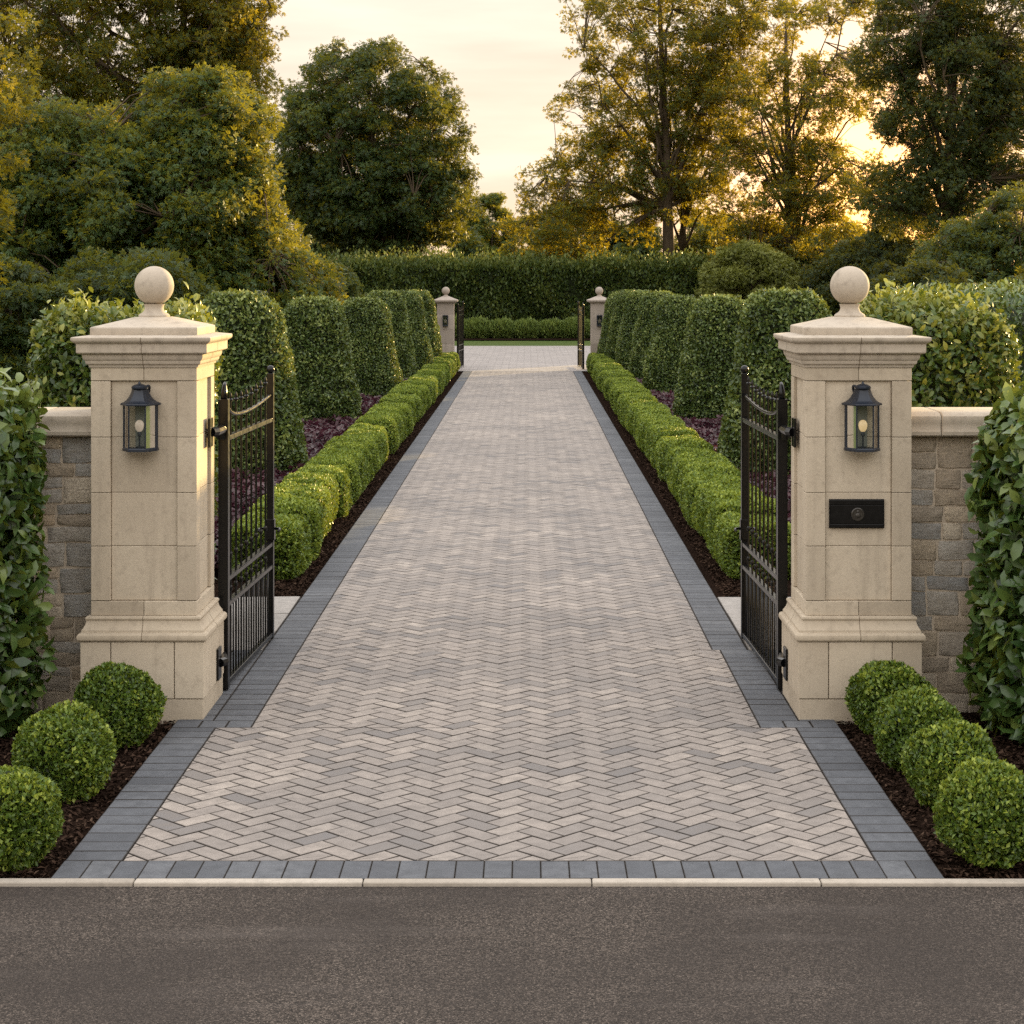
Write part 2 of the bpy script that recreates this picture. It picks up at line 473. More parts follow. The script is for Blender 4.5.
def brick_mat(name, stops, speck=0.35):
    M = Mat(name); co = M.coord(kind='Object')
    n1 = M.noise(14, 5, 0.65, co); n2 = M.noise(150, 3, 0.6, co); n3 = M.noise(0.8, 4, 0.55, co)
    col = M.ramp(M.tint(), stops)
    col = M.mix(M.ramp(n1, [(0.35, (0.62,) * 3), (0.62, (0,) * 3)]), col, tuple(x * 0.60 for x in stops[len(stops) // 2][1]))
    col = M.mix(M.ramp(n2, [(0.3, (speck,) * 3), (0.55, (0,) * 3)]), col, tuple(x * 0.5 for x in stops[0][1]))
    col = M.mix(M.ramp(n3, [(0.42, (0,) * 3), (0.72, (0.42,) * 3)]), col, tuple(x * 0.75 for x in stops[0][1]))
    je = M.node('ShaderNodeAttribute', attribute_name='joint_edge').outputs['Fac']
    col = M.mix(M.ramp(je, [(0.2, (0,) * 3), (0.75, (0.88,) * 3)]), col, (0.032, 0.026, 0.021))  # paints joint shade, with sandy dirt, onto block sides and chamfers
    M.base(col); M.set(0.82, 0.3)
    M.bump(M.math('ADD', n1, n2), 0.45, 0.004); return M.m
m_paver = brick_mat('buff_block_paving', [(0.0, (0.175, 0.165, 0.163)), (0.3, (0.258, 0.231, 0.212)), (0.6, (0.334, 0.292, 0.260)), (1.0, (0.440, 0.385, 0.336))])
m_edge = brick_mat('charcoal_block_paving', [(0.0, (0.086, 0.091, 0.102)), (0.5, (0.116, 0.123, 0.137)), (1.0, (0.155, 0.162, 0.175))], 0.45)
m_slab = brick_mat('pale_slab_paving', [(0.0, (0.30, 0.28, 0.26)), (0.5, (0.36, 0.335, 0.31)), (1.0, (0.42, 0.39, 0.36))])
m_sand = flat_mat('dark_joint_sand', (0.022, 0.018, 0.015), 0.95, 0.1, 0, 0.4, 50)
m_kerb = stone_mat('pale_kerb_stone', (0.34, 0.30, 0.25), (0.42, 0.37, 0.31), (0.50, 0.45, 0.385), 0.4)

sheet('ground', -600, 600, -60, 1500, -0.060, m_grass)
sheet('road', -60, 60, -8, 7.533, -0.014, m_asphalt)

def clip(poly, x0, x1, y0, y1):
    for ax, lim, sgn in ((0, x0, 1), (0, x1, -1), (1, y0, 1), (1, y1, -1)):
        out = []
        for i, p in enumerate(poly):
            q = poly[(i + 1) % len(poly)]
            a, b = sgn * (p[ax] - lim), sgn * (q[ax] - lim)
            if a >= 0: out.append(p)
            if (a >= 0) != (b >= 0):
                t = a / (a - b); out.append((p[0] + (q[0] - p[0]) * t, p[1] + (q[1] - p[1]) * t))
        poly = out
        if len(poly) < 3: return []
    return poly

def block(mb, poly, t, joint=0.0026, bev=0.0056, z=0.0, drop=0.012):
    """one paving block: a bevelled slab over the sand bed, hair-wise unlevel"""
    c = (sum(p[0] for p in poly) / len(poly), sum(p[1] for p in poly) / len(poly))
    area = abs(sum(poly[i][0] * poly[(i + 1) % len(poly)][1] - poly[(i + 1) % len(poly)][0] * poly[i][1] for i in range(len(poly)))) / 2
    if area < 2e-4: return
    def inset(d):
        n = len(poly); res = []
        sgn = 1 if sum(poly[i][0] * poly[(i + 1) % n][1] - poly[(i + 1) % n][0] * poly[i][1] for i in range(n)) > 0 else -1
        for i in range(n):
            p0, p1, p2 = poly[i - 1], poly[i], poly[(i + 1) % n]
            def nrm(a, b):
                dx, dy = b[0] - a[0], b[1] - a[1]; l = math.hypot(dx, dy) or 1e-9
                return (-dy / l * sgn, dx / l * sgn)
            n1, n2 = nrm(p0, p1), nrm(p1, p2)
            k = max(0.35, 1 + n1[0] * n2[0] + n1[1] * n2[1])
            res.append((p1[0] + (n1[0] + n2[0]) * d / k, p1[1] + (n1[1] + n2[1]) * d / k))
        return res
    tx, ty, tz = random.gauss(0, .004), random.gauss(0, .004), random.gauss(0, .0006)
    def zz(p, base): return base + tz + (p[0] - c[0]) * tx + (p[1] - c[1]) * ty
    o, i_ = inset(joint), inset(joint + bev)
    n = len(poly)
    vs = [(p[0], p[1], z - drop) for p in o] + [(p[0], p[1], zz(p, z - bev * 0.45)) for p in o] + [(p[0], p[1], zz(p, z)) for p in i_]
    fs = [tuple(range(2 * n, 3 * n))]
    for j in range(n):
        k = (j + 1) % n
        fs += [(j, k, n + k, n + j), (n + j, n + k, 2 * n + k, 2 * n + j)]
    mb.add(vs, fs, t)
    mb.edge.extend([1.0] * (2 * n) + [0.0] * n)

Y0 = 7.592                      # back of the kerb
W_OUT, W_MID, W_IN = 1.56, 1.37, 1.32
Y_JOG, Y_GATE, Y_END = 10.16, 12.30, 50.4
BL = 0.098                     # paving block module

def patch(x, y, seed=3):
    return float(lump(np.array([[x, y, 0.0]]), 1.1, seed, 3)[0])

def driveway():
    mb = MB(); s = BL; c = math.sqrt(0.5)
    def rot(x, y): return ((x - y) * c * s, (x + y) * c * s)
    zones = [(-W_OUT, W_OUT, Y0 + 0.235, Y_JOG), (-W_MID, W_MID, Y_JOG, Y_GATE), (-W_MID, W_IN, Y_GATE, Y_END)]
    # lattice a=(1,1) runs along Y after rotation, b=(2,-2) along X
    for t in range(int(Y0 / (2 * c * s)) - 4, int(Y_END / (2 * c * s)) + 5):
        for q in range(-9, 10):
            for (ox, oy, w, h) in ((0, 0, 2, 1), (2, -1, 1, 2)):
                bx, by = t + 2 * q + ox, t - 2 * q + oy
                poly = [rot(bx, by), rot(bx + w, by), rot(bx + w, by + h), rot(bx, by + h)]
                cx = sum(p[0] for p in poly) / 4; cy = sum(p[1] for p in poly) / 4
                if abs(cx) > 1.8 or cy < Y0 - 0.3 or cy > Y_END + 0.3: continue
                r = random.random()
                tn = 0.60 + random.gauss(0, 0.15) + 0.10 * patch(cx, cy * 0.7)
                pg = patch(cx, cy, 11)
                if r < 0.05 + 0.17 * max(0, pg): tn = random.uniform(0.04, 0.34)
                tn = min(1, max(0, tn))
                for zn in zones:
                    pc = clip(poly, *zn)
                    if pc: block(mb, pc, tn)
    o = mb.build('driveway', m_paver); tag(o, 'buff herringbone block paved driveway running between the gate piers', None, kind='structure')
    # joint sand under everything
    sheet('sand_bed', -1.80, 1.80, Y0, Y_GATE, -0.0085, m_sand)
    sheet('sand_bed', -1.603, 1.552, Y_GATE, Y_END, -0.0085, m_sand)
driveway()

def edging():
    mb = MB()
    def t(): return min(1, max(0, random.gauss(0.5, 0.22)))
    # soldier course along the kerb
    x = -1.80
    while x < 1.80 - 0.02:
        w = min(0.116, 1.80 - x)
        block(mb, [(x, Y0 + 0.002), (x + w, Y0 + 0.002), (x + w, Y0 + 0.233), (x, Y0 + 0.233)], t(), 0.0016, 0.004); x += w
    for s in (-1, 1):
        def row(xa, xb, ya, yb):
            x0, x1 = sorted((s * xa, s * xb)); block(mb, [(x0, ya), (x1, ya), (x1, yb), (x0, yb)], t(), 0.0030, 0.0066)
        y = Y0 + 0.235
        while y < Y_JOG - 0.05:
            d = min(0.132, Y_JOG - y); row(W_OUT, 1.80, y, y + d); y += d
        # transverse course where the band steps in beside the pier
        for xa, xb in ((W_MID, 1.51), (1.51, 1.655), (1.655, 1.80)): row(xa, xb, Y_JOG, Y_JOG + 0.16)
        y = Y_JOG + 0.16
        while y < Y_GATE - 0.05:
            d = min(0.132, Y_GATE - y); row(W_MID, 1.60, y, y + d); row(1.60, 1.80, y, y + d); y += d
        while y < Y_END - 0.02:
            d = min(0.132, Y_END - y); row(W_MID if s < 0 else W_IN, 1.60 if s < 0 else 1.55, y, y + d); y += d
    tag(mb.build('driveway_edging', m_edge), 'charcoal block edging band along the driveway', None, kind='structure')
    mb = MB()
    for s in (-1, 1):
        for (ya, yb) in ((Y_GATE, 12.98), (12.98, 13.66), (13.66, 14.36)):
            for (xa, xb) in (((1.605 if s < 0 else 1.555), 2.2), (2.2, 2.85), (2.85, 3.5)):
                x0, x1 = sorted((s * xa, s * xb)); block(mb, [(x0, ya), (x1, ya), (x1, yb), (x0, yb)], random.random(), 0.003, 0.008)
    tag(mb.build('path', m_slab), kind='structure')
    sheet('path_bed', -3.52, -1.603, Y_GATE, 14.38, -0.011, m_sand); sheet('path_bed', 1.552, 3.52, Y_GATE, 14.38, -0.011, m_sand)
edging()

def kerb():
    mb = MB(); x = -30.0 + 0.18
    while x < 30:
        w = 0.915
        mb.box(x + .002, x + w - .002, 7.535, Y0 - 0.003, -0.12, 0.003 + random.uniform(-.001, .001), 0.006, random.random()); x += w
    tag(mb.build('kerb', m_kerb), 'pale flush kerb stones between the road and the paving', None, kind='structure')
    sheet('kerb_bed', -30, 30, 7.54, Y0, -0.012, m_sand)
kerb()

# court beyond the far gates, lawn behind it
def court_mat():
    M = Mat('grey_court_paving'); co = M.coord(kind='Object')
    b = M.node('ShaderNodeTexBrick'); b.inputs['Scale'].default_value = 1.0
    b.inputs['Brick Width'].default_value, b.inputs['Row Height'].default_value = 0.42, 0.21
    b.inputs['Mortar Size'].default_value = 0.006
    b.inputs['Color1'].default_value, b.inputs['Color2'].default_value = (0.29, 0.265, 0.25, 1), (0.38, 0.345, 0.32, 1)
    b.inputs['Mortar'].default_value = (0.11, 0.10, 0.09, 1)
    M.L.new(co, b.inputs['Vector'])
    n = M.noise(0.9, 5, 0.6, co)
    M.base(M.mix(M.ramp(n, [(0.4, (0.35,) * 3), (0.65, (0,) * 3)]), b.outputs[0], (0.22, 0.20, 0.19))); M.set(0.85, 0.25); return M.m
sheet('forecourt', -9, 9, Y_END, 70, -0.002, court_mat())
sheet('mulch_bed', -9, -1.80, Y0, 10.62, -0.025, m_mulch)
sheet('mulch_bed', 1.80, 9, Y0, 10.62, -0.025, m_mulch)
sheet('mulch_bed', -5.2, -1.603, 14.36, Y_END, -0.02, m_mulch)
sheet('mulch_bed', 1.552, 5.2, 14.36, Y_END, -0.02, m_mulch)
sheet('mulch_bed', -40, 40, 77.6, 140, -0.02, m_mulch)

def chips():
    M = Mat('bark_chips'); M.base(M.ramp(M.tint(), [(0, (0.012, 0.008, 0.006)), (0.6, (0.050, 0.030, 0.021)), (0.9, (0.10, 0.065, 0.045)), (1, (0.17, 0.12, 0.085))])); M.set(1.0, 0.03)
    P = []
    for s in (-1, 1):
        n = 9000
        P.append(np.stack([s * rng.uniform(1.81, 3.3, n), rng.uniform(Y0 + .01, 10.5, n), rng.uniform(-.022, -.004, n)], 1))
        n = 14000
        y = 14.4 + 25 * rng.beta(1, 2.2, n)
        P.append(np.stack([s * rng.uniform(1.61, 2.1, n), y, rng.uniform(-.018, -.002, n)], 1))
        n = 2500
        P.append(np.stack([s * rng.uniform(2.0, 3.4, n), rng.uniform(14.4, 22, n), rng.uniform(-.018, -.002, n)], 1))
    P = np.concatenate(P); n = len(P)
    ax = rnd_dir(n); ax[:, 2] *= 0.35
    nr = rnd_dir(n) * 0.55 + np.array([0, 0, 1])
    o = leaves('bark_mulch', P, nr, ax, rng.uniform(.015, .05, n), rng.uniform(.008, .02, n), M.m, rng.beta(2, 2.6, n))
    tag(o, 'dark bark chips covering the planting beds', 'bark mulch', kind='stuff')
chips()

# ================================================================== GATE PIERS
H1 = 0.291       # half width of the shaft
H0 = 0.339       # half width of the plinth
PC = 10.68       # depth of the pier centre
PIER_L, PIER_R = -1.992, 1.938

def joint_strip(prof, name, par, off=0.0012, w=0.0016):
    """thin mortar joint following a square moulding down the middle of each side"""
    for s in (-1, 1):
        mb = MB(); vs = []
        for h, z in prof:
            vs += [(-w, s * (h + off), z), (w, s * (h + off), z)]
        mb.add(vs, [(2 * i, 2 * i + 1, 2 * i + 3, 2 * i + 2) for i in range(len(prof) - 1)])
        mb.build(name, m_joint, par); mb = MB()
        vs = [(s * (h + off), q, z) for h, z in prof for q in (-w, w)]
        mb.add(vs, [(2 * i, 2 * i + 1, 2 * i + 3, 2 * i + 2) for i in range(len(prof) - 1)])
        mb.build(name, m_joint, par)

def make_pier(label, loc):
    t = thing('gate_pier', label, 'gate pier', loc, 0, 'limestone gate piers with ball finials')
    J = 0.0022
    rt = lambda: random.uniform(0.1, 0.9)
    mb = MB()
    for x0, x1 in ((-H0 + .004, 0.0), (0.0, H0 - .004)): mb.box(x0 + J / 2, x1 - J / 2, -H0 + .004, H0 - .004, -0.12, 0.110, .004, rt())
    mb.build('base_course', m_lime, t)
    mb = MB(); sp = [-H0, -0.172, 0.176, H0]
    for i in range(3):
        for j in range(3):
            if i == j == 1: continue
            mb.box(sp[i] + (J if i else 0), sp[i + 1] - (J if i < 2 else 0), sp[j] + (J if j else 0), sp[j + 1] - (J if j < 2 else 0), 0.114, 0.423, .004, rt())
    mb.build('plinth', m_lime, t)
    MB().box(-H0 + .012, H0 - .012, -H0 + .012, H0 - .012, 0.02, 0.424).build('mortar_core', m_joint, t)
    prof = [(0.325, 0.4245), (0.344, 0.427), (0.353, 0.436), (0.356, 0.448), (0.353, 0.462), (0.344, 0.472), (0.334, 0.475), (0.333, 0.487),
            (0.325, 0.498), (0.3165, 0.513), (0.3115, 0.53), (0.3105, 0.536), (0.314, 0.540), (0.3165, 0.548), (0.314, 0.556), (0.3045, 0.560), (0.296, 0.5605)]
    mb = MB().square(prof); mo = mb.build('base_moulding', m_lime, t, smooth=True, angle=28)
    joint_strip(prof[1:-1], 'joint', mo)
    # shaft: quoin blocks at the corners, recessed panel blocks between, rails over and under
    mb = MB(); zs = [0.642, 0.942, 1.236, 1.541, 1.850]; q = 0.108; rec = 0.019
    for i in range(4):
        z0, z1 = zs[i] + J / 2, zs[i + 1] - J / 2
        for sx in (-1, 1):
            for sy in (-1, 1):
                xs, ys = sorted((sx * H1, sx * (H1 - q))), sorted((sy * H1, sy * (H1 - q)))
                mb.box(xs[0], xs[1], ys[0], ys[1], z0, z1, .0035, rt())
        for s in (-1, 1):
            a = H1 - q - J
            ys = sorted((s * (H1 - rec), s * (H1 - 0.10)))
            mb.box(-a, a, ys[0], ys[1], z0, z1, .003, rt()); mb.box(ys[0], ys[1], -a, a, z0, z1, .003, rt())
    for z0, z1 in ((0.561, 0.640), (1.852, 1.9245)):
        for x0, x1 in ((-H1, -J / 2), (J / 2, H1)): mb.box(x0, x1, -H1, H1, z0, z1, .0035, rt())
    sh = mb.build('shaft', m_lime, t)
    MB().box(-H1 + .022, H1 - .022, -H1 + .022, H1 - .022, 0.562, 1.923).build('shaft_mortar', m_joint, sh)
    prof = [(0.298, 1.925), (0.302, 1.938), (0.312, 1.944), (0.316, 1.952), (0.3165, 1.962), (0.322, 1.966), (0.327, 1.975), (0.330, 1.984), (0.330, 1.996),
            (0.340, 2.000), (0.353, 2.004), (0.357, 2.009), (0.357, 2.054), (0.361, 2.058), (0.371, 2.064), (0.379, 2.071), (0.382, 2.078), (0.382, 2.089), (0.378, 2.093), (0.30, 2.103)]
    co = MB().square(prof).build('cornice', m_lime2, t, smooth=True, angle=28)
    joint_strip(prof[:-1], 'joint', co)
    MB().square([(0.286, 2.098), (0.293, 2.101), (0.295, 2.106), (0.295, 2.140), (0.291, 2.146), (0.10, 2.196), (0.085, 2.198)]).build('cap_stone', m_lime2, t, smooth=True, angle=25)
    fb = MB().lathe([(0.086, 2.194), (0.087, 2.206), (0.080, 2.214), (0.066, 2.222), (0.056, 2.234), (0.052, 2.248), (0.055, 2.262), (0.06, 2.27)], 28).build('finial_neck', m_lime2, t, smooth=True, angle=40)
    MB().sphere((0, 0, 2.374), 0.110, 36, 24).build('ball_finial', m_lime2, t, smooth=True)
    return t
pier_l = make_pier('near limestone pier left of the open gates, with a wall lantern and no letter box', (PIER_L, PC, 0))
pier_r = make_pier('near limestone pier right of the open gates, with a lantern above a black letter box', (PIER_R, PC, 0))

# far piers: plainer and smaller
def make_far_pier(label, x):
    t = thing('gate_pier', label, 'gate pier', (x, 51.25, 0), 0, 'small far gate piers with ball finials')
    MB().square([(0.27, -.1), (0.27, .22), (0.262, .23), (0.245, .27), (0.235, .28)]).build('plinth', m_farlime, t, smooth=True, angle=25)
    mb = MB(); zz = [0.281, 0.70, 1.10, 1.50, 1.795]
    for a, b in zip(zz, zz[1:]): mb.box(-.23, .23, -.23, .23, a + .001, b - .001, .005, random.random())
    mb.build('shaft', m_farlime, t)
    MB().square([(0.24, 1.796), (0.26, 1.81), (0.29, 1.83), (0.32, 1.84), (0.33, 1.85), (0.33, 1.885), (0.315, 1.895), (0.27, 1.91), (0.09, 1.985), (0.07, 1.99)]).build('cap_stone', m_farlime, t, smooth=True, angle=25)
    MB().lathe([(0.075, 1.985), (0.07, 2.0), (0.05, 2.015), (0.045, 2.03), (0.05, 2.05)], 16).build('finial_neck', m_farlime, t, smooth=True)
    MB().sphere((0, 0, 2.135), 0.107, 24, 16).build('ball_finial', m_farlime, t, smooth=True)
    return t
make_far_pier('small far pier on the left side of the drive end, pinkish stone with ball', -2.11)
make_far_pier('small far pier on the right side of the drive end, pinkish stone with ball', 2.05)
def far_lamp(label, x):
    t = thing('wall_light', label, 'wall light', (x, 51.02, 1.18), 0, 'small black lights on the far piers')
    mb = MB().box(-.075, .075, -.012, -.001, 0, .30, .003).box(-.07, .07, -.10, -.0125, .27, .30, .004).box(-.07, .07, -.10, -.0125, 0, .03, .004)
    for a in (-.064, .064):
        mb.box(a - .006, a + .006, -.098, -.086, .031, .269)
    mb.build('housing', m_lantern, t)
    MB().box(-.056, .056, -.094, -.090, .031, .269).build('pane', m_glass, t)
    MB().lathe([(0.012, 0.08), (0.03, 0.10), (0.03, 0.17), (0.012, 0.19)], 12, (0, -.05)).build('bulb', m_bulb_dim, t, smooth=True)
far_lamp('small black wall light on the left far pier', -2.11)
far_lamp('small black wall light on the right far pier', 2.05)

# ================================================================== LANTERNS, LETTER BOX
m_backplate = flat_mat('dull_zinc', (0.16, 0.165, 0.15), 0.55, 0.4, 0.3, 0.3, 40)
def make_lantern(label, x, z, flip, bulb):
    y = PC - H1 + 0.011
    t = thing('wall_lantern', label, 'lantern', (x, y, z), 0, 'black carriage lanterns on the near piers')
    # plan: back flat on the wall, canted half hexagon to the front
    HW, FW, D0, D1 = 0.092, 0.047, 0.055, 0.135
    plan = [(-HW, -D0), (-FW, -D1), (FW, -D1), (HW, -D0), (HW, -0.018), (-HW, -0.018)]
    def ring(k, zz, dy=0.0): return [(a * k, (b + 0.06) * k - 0.06 + dy, zz) for a, b in plan]
    MB().rings([ring(1.05, 0), ring(1.05, .012), ring(.98, .018)]).build('base_plate', m_lantern, t)
    mb = MB()
    for a, b in plan:
        mb.tube([(a * .96, (b + .06) * .96 - .06, .016), (a * .96, (b + .06) * .96 - .06, .252)], .0046, 6)
    fr = mb.build('cage', m_lantern, t)
    mb = MB()
    pr = [(a * .945, (b + .06) * .945 - .06) for a, b in plan]
    for i in (4, 0, 1, 2, 3):
        if i == 4: continue
        (ax, ay), (bx, by) = pr[i], pr[(i + 1) % 6]
        mb.add([(ax, ay, .019), (bx, by, .019), (bx, by, .249), (ax, ay, .249)], [(0, 1, 2, 3)])
    (ax, ay), (bx, by) = pr[5], pr[0]
    mb.add([(ax, ay, .019), (bx, by, .019), (bx, by, .249), (ax, ay, .249)], [(0, 1, 2, 3)])
    mb.build('glass_pane', m_glass, t)
    MB().box(-.034, .034, -.010, -.003, .018, .262, .002).build('back_plate', m_backplate, t)
    # flared pagoda roof, neck, cap
    prof = [(1.17, .250), (1.18, .256), (1.15, .260), (0.98, .266), (0.80, .278), (0.66, .294), (0.55, .313), (0.48, .332), (0.46, .338)]
    ro = MB().rings([ring(k, zz) for k, zz in prof]).build('roof', m_lantern, t, smooth=True, angle=35)
    cy = -0.068
    MB().lathe([(.036, .336), (.043, .341), (.044, .350), (.036, .358), (.022, .364), (.008, .368), (.006, .376), (.003, .380)], 18, (0, cy)).build('roof_cap', m_lantern, ro, smooth=True, angle=40)
    s = 1 if flip else -1
    arm = []
    for k in range(13):
        a = math.pi * k / 12
        arm.append((s * (.028 + .02 * math.sin(a)), cy + (.068 - .004) * (k / 12), .345 + .018 * math.sin(a) - .055 * (k / 12) ** 2))
    MB().tube(arm, .0075, 8).build('bracket_arm', m_lantern, t, smooth=True)
    MB().lathe([(.020, .018), (.020, .023), (.005, .026), (.0045, .078), (.011, .082), (.011, .103), (.009, .106)], 16, (0, cy)).build('lamp_holder', m_lantern, t, smooth=True, angle=40)
    MB().lathe([(.009, .105), (.014, .110), (.021, .121), (.0245, .137), (.0235, .151), (.017, .163), (.008, .169), (.002, .170)], 18, (0, cy)).build('bulb', bulb, t, smooth=True)
make_lantern('black carriage lantern on the left pier, its bulb pale', px(140.5, 10.36), pz(451, 10.33), True, m_bulb_a)
make_lantern('black carriage lantern on the right pier above the letter box, bulb glowing warm', px(862, 10.36), pz(451, 10.33), False, m_bulb_b)

def letter_box():
    t = thing('letter_box', 'flat black letter box with round emblem set in the right pier', 'letter box', (px(856.5, 10.4), PC - H1 + 0.011, pz(528, 10.4)))
    w, h = 0.152, 0.160
    MB().box(-w, w, -.008, -.0005, 0, h, .002).build('plate', m_iron, t)
    MB().box(-w + .004, w - .004, -.013, -.0085, h - .030, h - .004, .002).box(-w + .004, w - .004, -.013, -.0085, .004, .022, .002).build('frame', m_iron, t)
    MB().box(-w + .008, w - .008, -.0115, -.0085, .025, h - .033, .001).build('flap', m_iron, t)
    mb = MB()
    def disc(prof, cx, cz):
        mb.rings([[(cx + r * math.cos(2 * math.pi * k / 28), y, cz + r * math.sin(2 * math.pi * k / 28)) for k in range(28)] for r, y in prof])
    disc([(.036, -.0118), (.037, -.015), (.033, -.0178), (.028, -.0178), (.026, -.0155), (.025, -.0155)], .005, .076)
    disc([(.014, -.0158), (.014, -.018), (.010, -.021), (.003, -.022)], .005, .070)
    disc([(.007, -.0158), (.007, -.019), (.003, -.021)], .005, .092)
    M2 = flat_mat('worn_black_brass', (0.055, 0.05, 0.044), 0.3, 0.5, 0.6, 0.3, 80)
    mb.build('round_emblem', M2, t)
letter_box()

# ================================================================== GATES
def make_gate(label, hx, hy, fx, fy, side, top=1.80, nb=8, group='open black iron gates', sc=1.0, far=False):
    """leaf from the hinge stile at (hx,hy) to the latch stile at (fx,fy); local +X runs along the leaf"""
    L = math.hypot(fx - hx, fy - hy)
    t = thing('iron_gate', label, 'gate', (hx, hy, 0.008), math.atan2(fy - hy, fx - hx), group)
    sgn = side      # local y sign that faces the pier
    hs = 0.029
    MB().box(-hs, hs, -hs, hs, 0, 1.70, .003).build('hinge_stile', m_iron, t)
    # scrolled top of the hinge stile
    crv = [(0.0, 0, 1.69), (-.002, 0, 1.74), (-.012, 0, 1.775), (-.03, 0, 1.79), (-.042, 0, 1.78)]
    MB().tube([(-a, b, c) for a, b, c in crv], [.022, .019, .014, .010, .006], 8).build('stile_scroll', m_iron, t, smooth=True)
    ls = MB().box(L - .022, L + .022, -.022, .022, 0, 1.775, .003).build('latch_stile', m_iron, t)
    MB().sphere((L, 0, 1.80), .028, 14, 10).build('stile_ball', m_iron, ls, smooth=True)
    a, b = hs + .0005, L - .0225
    for z in (1.465, 0.635, 0.485, 0.03):
        MB().box(a, b, -.019, .019, z - .014, z + .014, .003).build('rail', m_iron, t)
    # sweeping top rail
    pts = []
    for k in range(21):
        u = k / 20; x = a + (b - a) * u
        z = 1.595 + 0.10 * math.exp(-u * 14) + 0.035 * u - .03 * math.sin(math.pi * u)
        pts.append((x, 0, z))
    MB().tube(pts, .012, 8).build('swept_rail', m_iron, t, smooth=True)
    nbar = nb
    step = (b - a) / (nbar + 1)
    for i in range(nbar):
        x = a + step * (i + 1); u = (x - a) / (b - a)
        tz = 1.735 + 0.045 * u - .035 * math.sin(math.pi * u)
        mb = MB().tube([(x, 0, .044), (x, 0, tz - .05)], .0068, 8)
        if not far:
            mb.lathe([(.009, tz - .055), (.016, tz - .05), (.016, tz - .043), (.008, tz - .036), (.011, tz - .022), (.002, tz)], 8, (x, 0))
            for zc in (0.56, 0.76):
                mb.lathe([(.008, zc - .016), (.013, zc - .007), (.013, zc + .007), (.008, zc + .016)], 8, (x, 0))
        mb.build('bar', m_iron, t, smooth=True, angle=40)
    if not far:
        for i in range(nbar + 1):
            x = a + step * (i + .5)
            MB().tube([(x, 0, .044), (x, 0, .471)], .0056, 8).build('dog_bar', m_iron, t, smooth=True)
        # latch and pull on the drive side of the latch stile
        lk = MB().box(L - .03, L + .026, -.030, .030, .66, .80, .004).build('latch_box', m_iron, t)
        for s in (-1, 1):
            MB().tube([(L, s * .03, .735), (L, s * .062, .735), (L - .05, s * .070, .735), (L - .085, s * .066, .728)], [.009, .009, .009, .007], 8).build('handle', m_iron, lk, smooth=True)
        for z, h in ((1.50, .16), (0.18, .18)):
            # bracket plate on the pier cheek, pin back to the stile
            yy = sgn
            mb = MB()
            xa, xb = -0.20, -0.15
            mb.tube([(-.175, yy * .052, z), (-.10, yy * .05, z), (-.03, yy * .012, z)], .020, 8)
            mb.lathe([(.026, z - .035), (.026, z + .035)], 12, (-.038, yy * .012))
            mb.build('hinge', m_iron, t)
    return t
GL = (px(224, 11.09), 11.09, px(270.5, 12.65), 12.65)
GR = (px(782, 11.09), 11.09, px(744.5, 12.65), 12.65)
make_gate('near black iron gate leaf standing open against the left pier', *GL, 1)
make_gate('near black iron gate leaf standing open against the right pier', *GR, -1)
make_gate('far black gate leaf standing open beside the left far pier', -1.785, 51.35, -1.70, 53.0, 1, nb=9, far=True, group='open far gates at the drive end')
make_gate('far black gate leaf standing open beside the right far pier', 1.62, 51.35, 1.53, 53.0, -1, nb=9, far=True, group='open far gates at the drive end')
# hinge plates fixed to the pier cheeks
def hinge_plates():
    for pier, s in ((pier_l, 1), (pier_r, -1)):
        for z, h, hw in ((1.535, .082, H1), (0.215, .09, H0)):
            x0, x1 = sorted((s * (hw + .0005), s * (hw + .013)))
            MB().box(x0, x1, .07, .18, z - h, z + h, .002).build('hinge_plate', m_iron, pier)
            xg = (GL[0] - PIER_L) if s == 1 else (GR[0] - PIER_R)
            MB().tube([(s * (hw + .012), .135, z), (s * (hw + .03), .17, z), (xg, 0.36, z)], .026, 8).build('hinge_arm', m_iron, pier)
hinge_plates()

# ================================================================== STONE WALLS
def rubble_mat():
    M = Mat('coursed_rubble'); co = M.coord(kind='Object')
    n1 = M.noise(9, 6, 0.65, co); n2 = M.noise(70, 4, 0.65, co)
    mp = M.node('ShaderNodeMapping'); mp.inputs['Scale'].default_value = (5, 5, 30); M.L.new(co, mp.inputs[0]); st = M.noise(1.4, 5, 0.7, mp.outputs[0])
    col = M.ramp(M.tint(), [(0.0, (0.33, 0.335, 0.335)), (0.22, (0.50, 0.47, 0.42)), (0.45, (0.41, 0.335, 0.25)), (0.65, (0.64, 0.53, 0.39)), (0.85, (0.72, 0.63, 0.50)), (1.0, (0.54, 0.40, 0.26))])
    col = M.mix(M.ramp(n1, [(0.35, (0.55,) * 3), (0.65, (0,) * 3)]), col, (0.29, 0.245, 0.19))
    col = M.mix(M.ramp(st, [(0.5, (0,) * 3), (0.75, (0.5,) * 3)]), col, (0.30, 0.255, 0.20))
    col = M.mix(M.ramp(n2, [(0.3, (0.4,) * 3), (0.55, (0,) * 3)]), col, (0.15, 0.125, 0.10))
    M.base(col); M.set(0.9, 0.2); M.bump(M.math('ADD', M.math('ADD', n1, st), M.math('MULTIPLY', n2, 0.5)), 0.6, 0.012); return M.m
m_rubble = rubble_mat()
m_wallmortar = flat_mat('sandy_mortar', (0.52, 0.44, 0.345), 0.95, 0.1, 0, 0.25, 40, 0.3)

